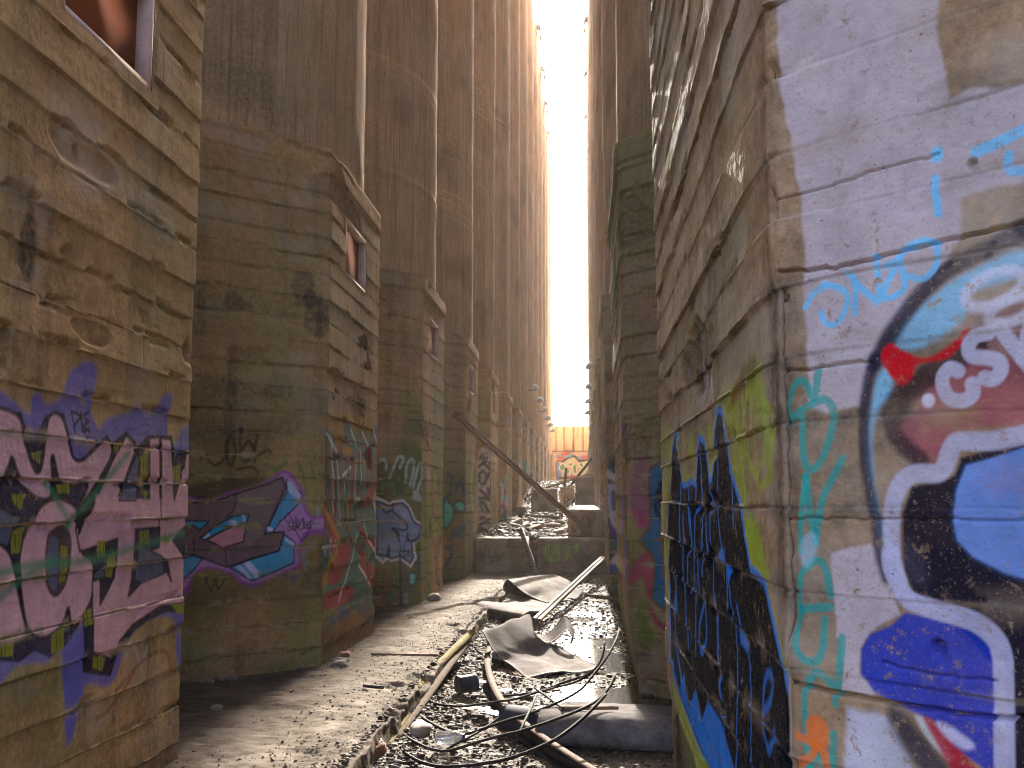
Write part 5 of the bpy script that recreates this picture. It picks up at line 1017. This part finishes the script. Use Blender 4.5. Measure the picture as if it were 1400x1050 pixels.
wire([(275,842,-.17),(350,892,-.16),(450,914,-.15),(600,872,-.06),(760,830,.0),(900,782,.04),(1000,738,.07),(1060,690,.12),(1095,625,.2)], .011, 'wire sagging over the rolled belt and turning up just above it')
wire([(240,880,-.18),(320,942,-.17),(420,974,-.16),(560,968,-.13),(700,940,-.05),(850,880,.02),(960,800,.08),(1060,700,.18)], .012, 'lowest long wire, nearest the front edge of the picture')
wire([(640,705,-.14),(780,692,-.06),(900,652,.02),(990,622,.1),(1040,570,.2),(1056,500,.32)], .010, 'shorter wire with its free end raised left of the highest wire')
wire([(676,960,-.17),(702,905,-.12),(735,830,-.02),(772,752,.02),(792,702,.03)], .010, 'short wire standing steeply across the curved rail')
wire([(425,918,-.16),(540,860,-.13),(620,810,-.1),(682,762,-.05)], .009, 'short slanting wire left of the curved rail')
wire([(786,672,-.02),(840,712,.0),(895,752,.035)], .010, 'short wire end poking over the wide belt')
# litter
def bottle(px, py, z, L_, r0, ang, lab, mat):
    c = PZ(px, py, z); a = (math.cos(ang), math.sin(ang), .05); root = empty('plastic_bottle', tuple(c)); tag(root, lab, 'bottle')
    mb = MB(); mb.lathe([(.001, 0), (r0 * .8, .002), (r0, .02), (r0 * .93, L_ * .25), (r0 * 1.02, L_ * .45), (r0 * .9, L_ * .6), (r0 * .95, L_ * .7), (r0 * .4, L_ * .9), (r0 * .36, L_)], c + (0, 0, r0), a, 18); o = fix_parent(mb.build('body', mat, None, True), root)
    mb = MB(); e = c + (0, 0, r0) + np.array(a) * L_ / np.linalg.norm(a); mb.lathe([(r0 * .42, -.015), (r0 * .42, .008), (.001, .009)], e, a, 14); fix_parent(mb.build('cap', M['blue'], None, True), root)
bottle(*ZN([(405, 895)])[0], -.18, .21, .05, .15, 'crushed clear plastic bottle lying among the wires', M['clear'])
mb = MB(); mb.lathe([(.001, -.034)] + [(.034 * math.sin(t_), -.034 * math.cos(t_)) for t_ in np.linspace(.2, 2.9, 10)] + [(.012, .036), (.012, .06), (.001, .06)], PZ(*ZN([(182, 925)])[0], -.15) + (0, 0, .05), (.5, -.2, .6), 18); tag(mb.build('light_bulb', M['clear'], None, True), 'round glass bulb lying beside the brown brick lump at the plank foot', 'bulb')
def scrap(px, py, z, sx, sy, mat, lab, cat, seed, name):
    g = np.random.default_rng(seed); n = 9; U, V = np.meshgrid(np.linspace(-1, 1, n), np.linspace(-1, 1, n)); c = PZ(px, py, z); r_ = 1 + .4 * (fbm(U * 1.2 + seed, V * 1.2, seed, 2) - .5)
    top = np.stack([U * sx * r_, V * sy * r_, .3 * sx * fbm(U * 2 + seed, V * 2, seed + 1, 3)], -1); a = g.uniform(0, 6); ca, sa = math.cos(a), math.sin(a); t2 = top.copy(); t2[..., 0] = top[..., 0] * ca - top[..., 1] * sa; t2[..., 1] = top[..., 0] * sa + top[..., 1] * ca
    co = np.concatenate([(t2 + (0, 0, .006)).reshape(-1, 3), t2.reshape(-1, 3)]); k = n * n; aa = (np.arange(n - 1)[:, None] * n + np.arange(n - 1)[None]); q = np.stack([aa, aa + 1, aa + 1 + n, aa + n], -1).reshape(-1, 4)
    ring = list(range(n)) + [i * n + n - 1 for i in range(1, n)] + [(n - 1) * n + j for j in range(n - 2, -1, -1)] + [i * n for i in range(n - 2, 0, -1)]
    qs = [(ring[i], ring[(i + 1) % len(ring)], ring[(i + 1) % len(ring)] + k, ring[i] + k) for i in range(len(ring))]
    o = mesh_np(name, co, np.concatenate([q, q[:, ::-1] + k, qs]), mat); o.location = c; return tag(o, lab, cat)
scrap(*ZN([(676, 686)])[0], -.17, .06, .05, M['blue'], 'crumpled blue plastic scrap on the belt side of the curved rail', 'litter', 3, 'plastic_scrap')
scrap(*ZN([(632, 775)])[0], -.17, .09, .06, M['blue'], 'dark blue plastic scrap tucked under the curved rail', 'litter', 4, 'plastic_scrap')
scrap(*ZN([(595, 762)])[0], -.17, .09, .05, M['white'], 'torn white paper lying left of the curved rail', 'litter', 5, 'paper_scrap')
scrap(*ZN([(580, 655)])[0], -.17, .07, .06, M['white'], 'torn white wrapper stuck to the paint can end', 'litter', 6, 'paper_scrap')
scrap(*ZN([(545, 757)])[0], -.17, .08, .05, M['stone'], 'pale flat shard below the paint can', 'shard', 7, 'concrete_shard')
scrap(*ZN([(720, 628)])[0], -.18, .13, .03, M['wood_b'], 'thin brown splinter at the front corner of the large belt sheet', 'splinter', 8, 'wood_splinter')
scrap(709, 733, .71, .16, .06, M['green'], 'bright green plastic scrap on top of the left front block', 'litter', 9, 'plastic_scrap')
stick('steel_bar', PZ(*ZN([(132, 665)])[0], .012), PZ(*ZN([(207, 672)])[0], .014), .012, M['dark_steel'], 'short dark steel bar lying on the ledge', 'bar')
stick('steel_bar', PZ(*ZN([(160, 543)])[0], .012), PZ(*ZN([(420, 548)])[0], .01), .010, M['rust'], 'long thin rusty bar lying along the ledge surface', 'bar')
stick('wooden_plank', PZ(*ZN([(985, 325)])[0], -.14), PZ(*ZN([(1120, 335)])[0], -.12), .05, M['wood_b'], 'brown plank lying from the far belt sheet to the second right base', 'plank')
for k, (x, y, z, s, mat, lab) in enumerate(((150,945,-.19,(.14,.10,.07),'brick','brown brick lump at the foot of the yellow plank'), (60,552,.0,(.06,.05,.03),'brick','small orange brick chip on the ledge near the second base'), (38,585,.0,(.09,.05,.03),'stone','flat dark stone on the ledge beside the orange brick chip'), (402,338,.0,(.17,.11,.07),'stone','dark lump of concrete at the foot of the third left base'), (345,850,-.19,(.16,.08,.06),'stone','grey concrete lump under the wires beside the planks'), (690,830,-.18,(.09,.06,.045),'brick','brown stone wedged by the curved rail'), (-432,760,.0,(.05,.04,.03),'stone','pale pebble in the shadowed recess before the second base'), (560,975,-.2,(.05,.04,.03),'stone','pale stone below the clear bottle'))):
    X_, Y_ = ZN([(x, y)])[0]; rock('rock', X_, Y_, z, *s, M[mat], lab, seed=k * 3 + 1, blocky=mat == 'brick')
for k, (x, y) in enumerate(((296,972),(283,935),(300,930),(318,930),(410,914),(465,905),(470,912))): rock('rock', x, y, .0, .045 + .02 * (k % 3), .04, .028, M['stone'], 'loose stone lying on the ledge at the foot of the left bases', 'rock', 'loose stones along the left bases', k + 40)
g = random.Random(9)
for k in range(26):
    x = g.uniform(-2.3, -.5); y = g.uniform(25, 36); s = g.uniform(.06, .16); p_ = np.array([x, y, float(gh(x, y))])
    v = np.sign(ICO3) * np.abs(ICO3) ** (.45 if k % 2 else .8); v = v * (1 + .4 * (fbm(ICO3[:, 0] * 2 + k, ICO3[:, 1] * 2 + ICO3[:, 2], k, 3) - .5))[:, None] * (s * g.uniform(.8, 1.6), s, s * .6)
    o = mesh_np('rubble_chunk', v, np.zeros((0, 4)), M['brick'] if k % 5 == 0 else M['stone'], tris=ICT3); o.location = p_ + (0, 0, s * .3); o.rotation_euler = (g.uniform(-.4, .4), g.uniform(-.4, .4), g.uniform(0, 6))
    tag(o, 'loose chunk of rubble on the heap behind the two front blocks', 'rubble', 'rubble chunks behind the front blocks')
# ------------------------------------------------------------------ light, sky, air
EL, AZ = math.radians(22), math.radians(-.3)
w = bpy.data.worlds.new('World'); SC.world = w; w.use_nodes = True; t = w.node_tree; t.nodes.clear()
sk = N(t, 'ShaderNodeTexSky', sky_type='NISHITA', sun_disc=False, sun_elevation=EL, sun_rotation=AZ, air_density=.4, dust_density=8.0, ozone_density=0.0)
bg = N(t, 'ShaderNodeBackground'); bg.inputs[1].default_value = .15; o_ = N(t, 'ShaderNodeOutputWorld'); t.links.new(sk.outputs[0], bg.inputs[0]); t.links.new(bg.outputs[0], o_.inputs[0])
sun = bpy.data.lights.new('sun', 'SUN'); so = bpy.data.objects.new('sun', sun); COL.objects.link(so); sun.energy = 2.0; sun.angle = math.radians(.5); sun.color = (1, .93, .82)
sd = Vector((math.sin(AZ) * math.cos(EL), math.cos(AZ) * math.cos(EL), math.sin(EL))); so.rotation_euler = sd.to_track_quat('Z', 'Y').to_euler(); so.location = (0, 40, 60)
HAZE = .00024
if HAZE:
    mb = MB(); mb.box((-75, -65, -1.6), (75, 165, 32)); hm = bpy.data.materials.new('pale_haze'); t = nt(hm); v = N(t, 'ShaderNodeVolumePrincipled'); v.inputs['Color'].default_value = (1.0, .92, .84, 1); v.inputs['Density'].default_value = HAZE; v.inputs['Anisotropy'].default_value = .55
    o_ = N(t, 'ShaderNodeOutputMaterial'); t.links.new(v.outputs[0], o_.inputs['Volume']); tag(mb.build('haze', hm), kind='stuff')
SC.view_settings.view_transform = 'Standard'; SC.view_settings.look = 'None'; SC.view_settings.gamma = 1; SC.view_settings.exposure = 3.5
SC.cycles.pixel_filter_type = 'BLACKMAN_HARRIS'; SC.cycles.filter_width = 1.05; SC.cycles.use_denoising = True; SC.cycles.max_bounces = 10; SC.cycles.diffuse_bounces = 6; SC.cycles.volume_bounces = 1
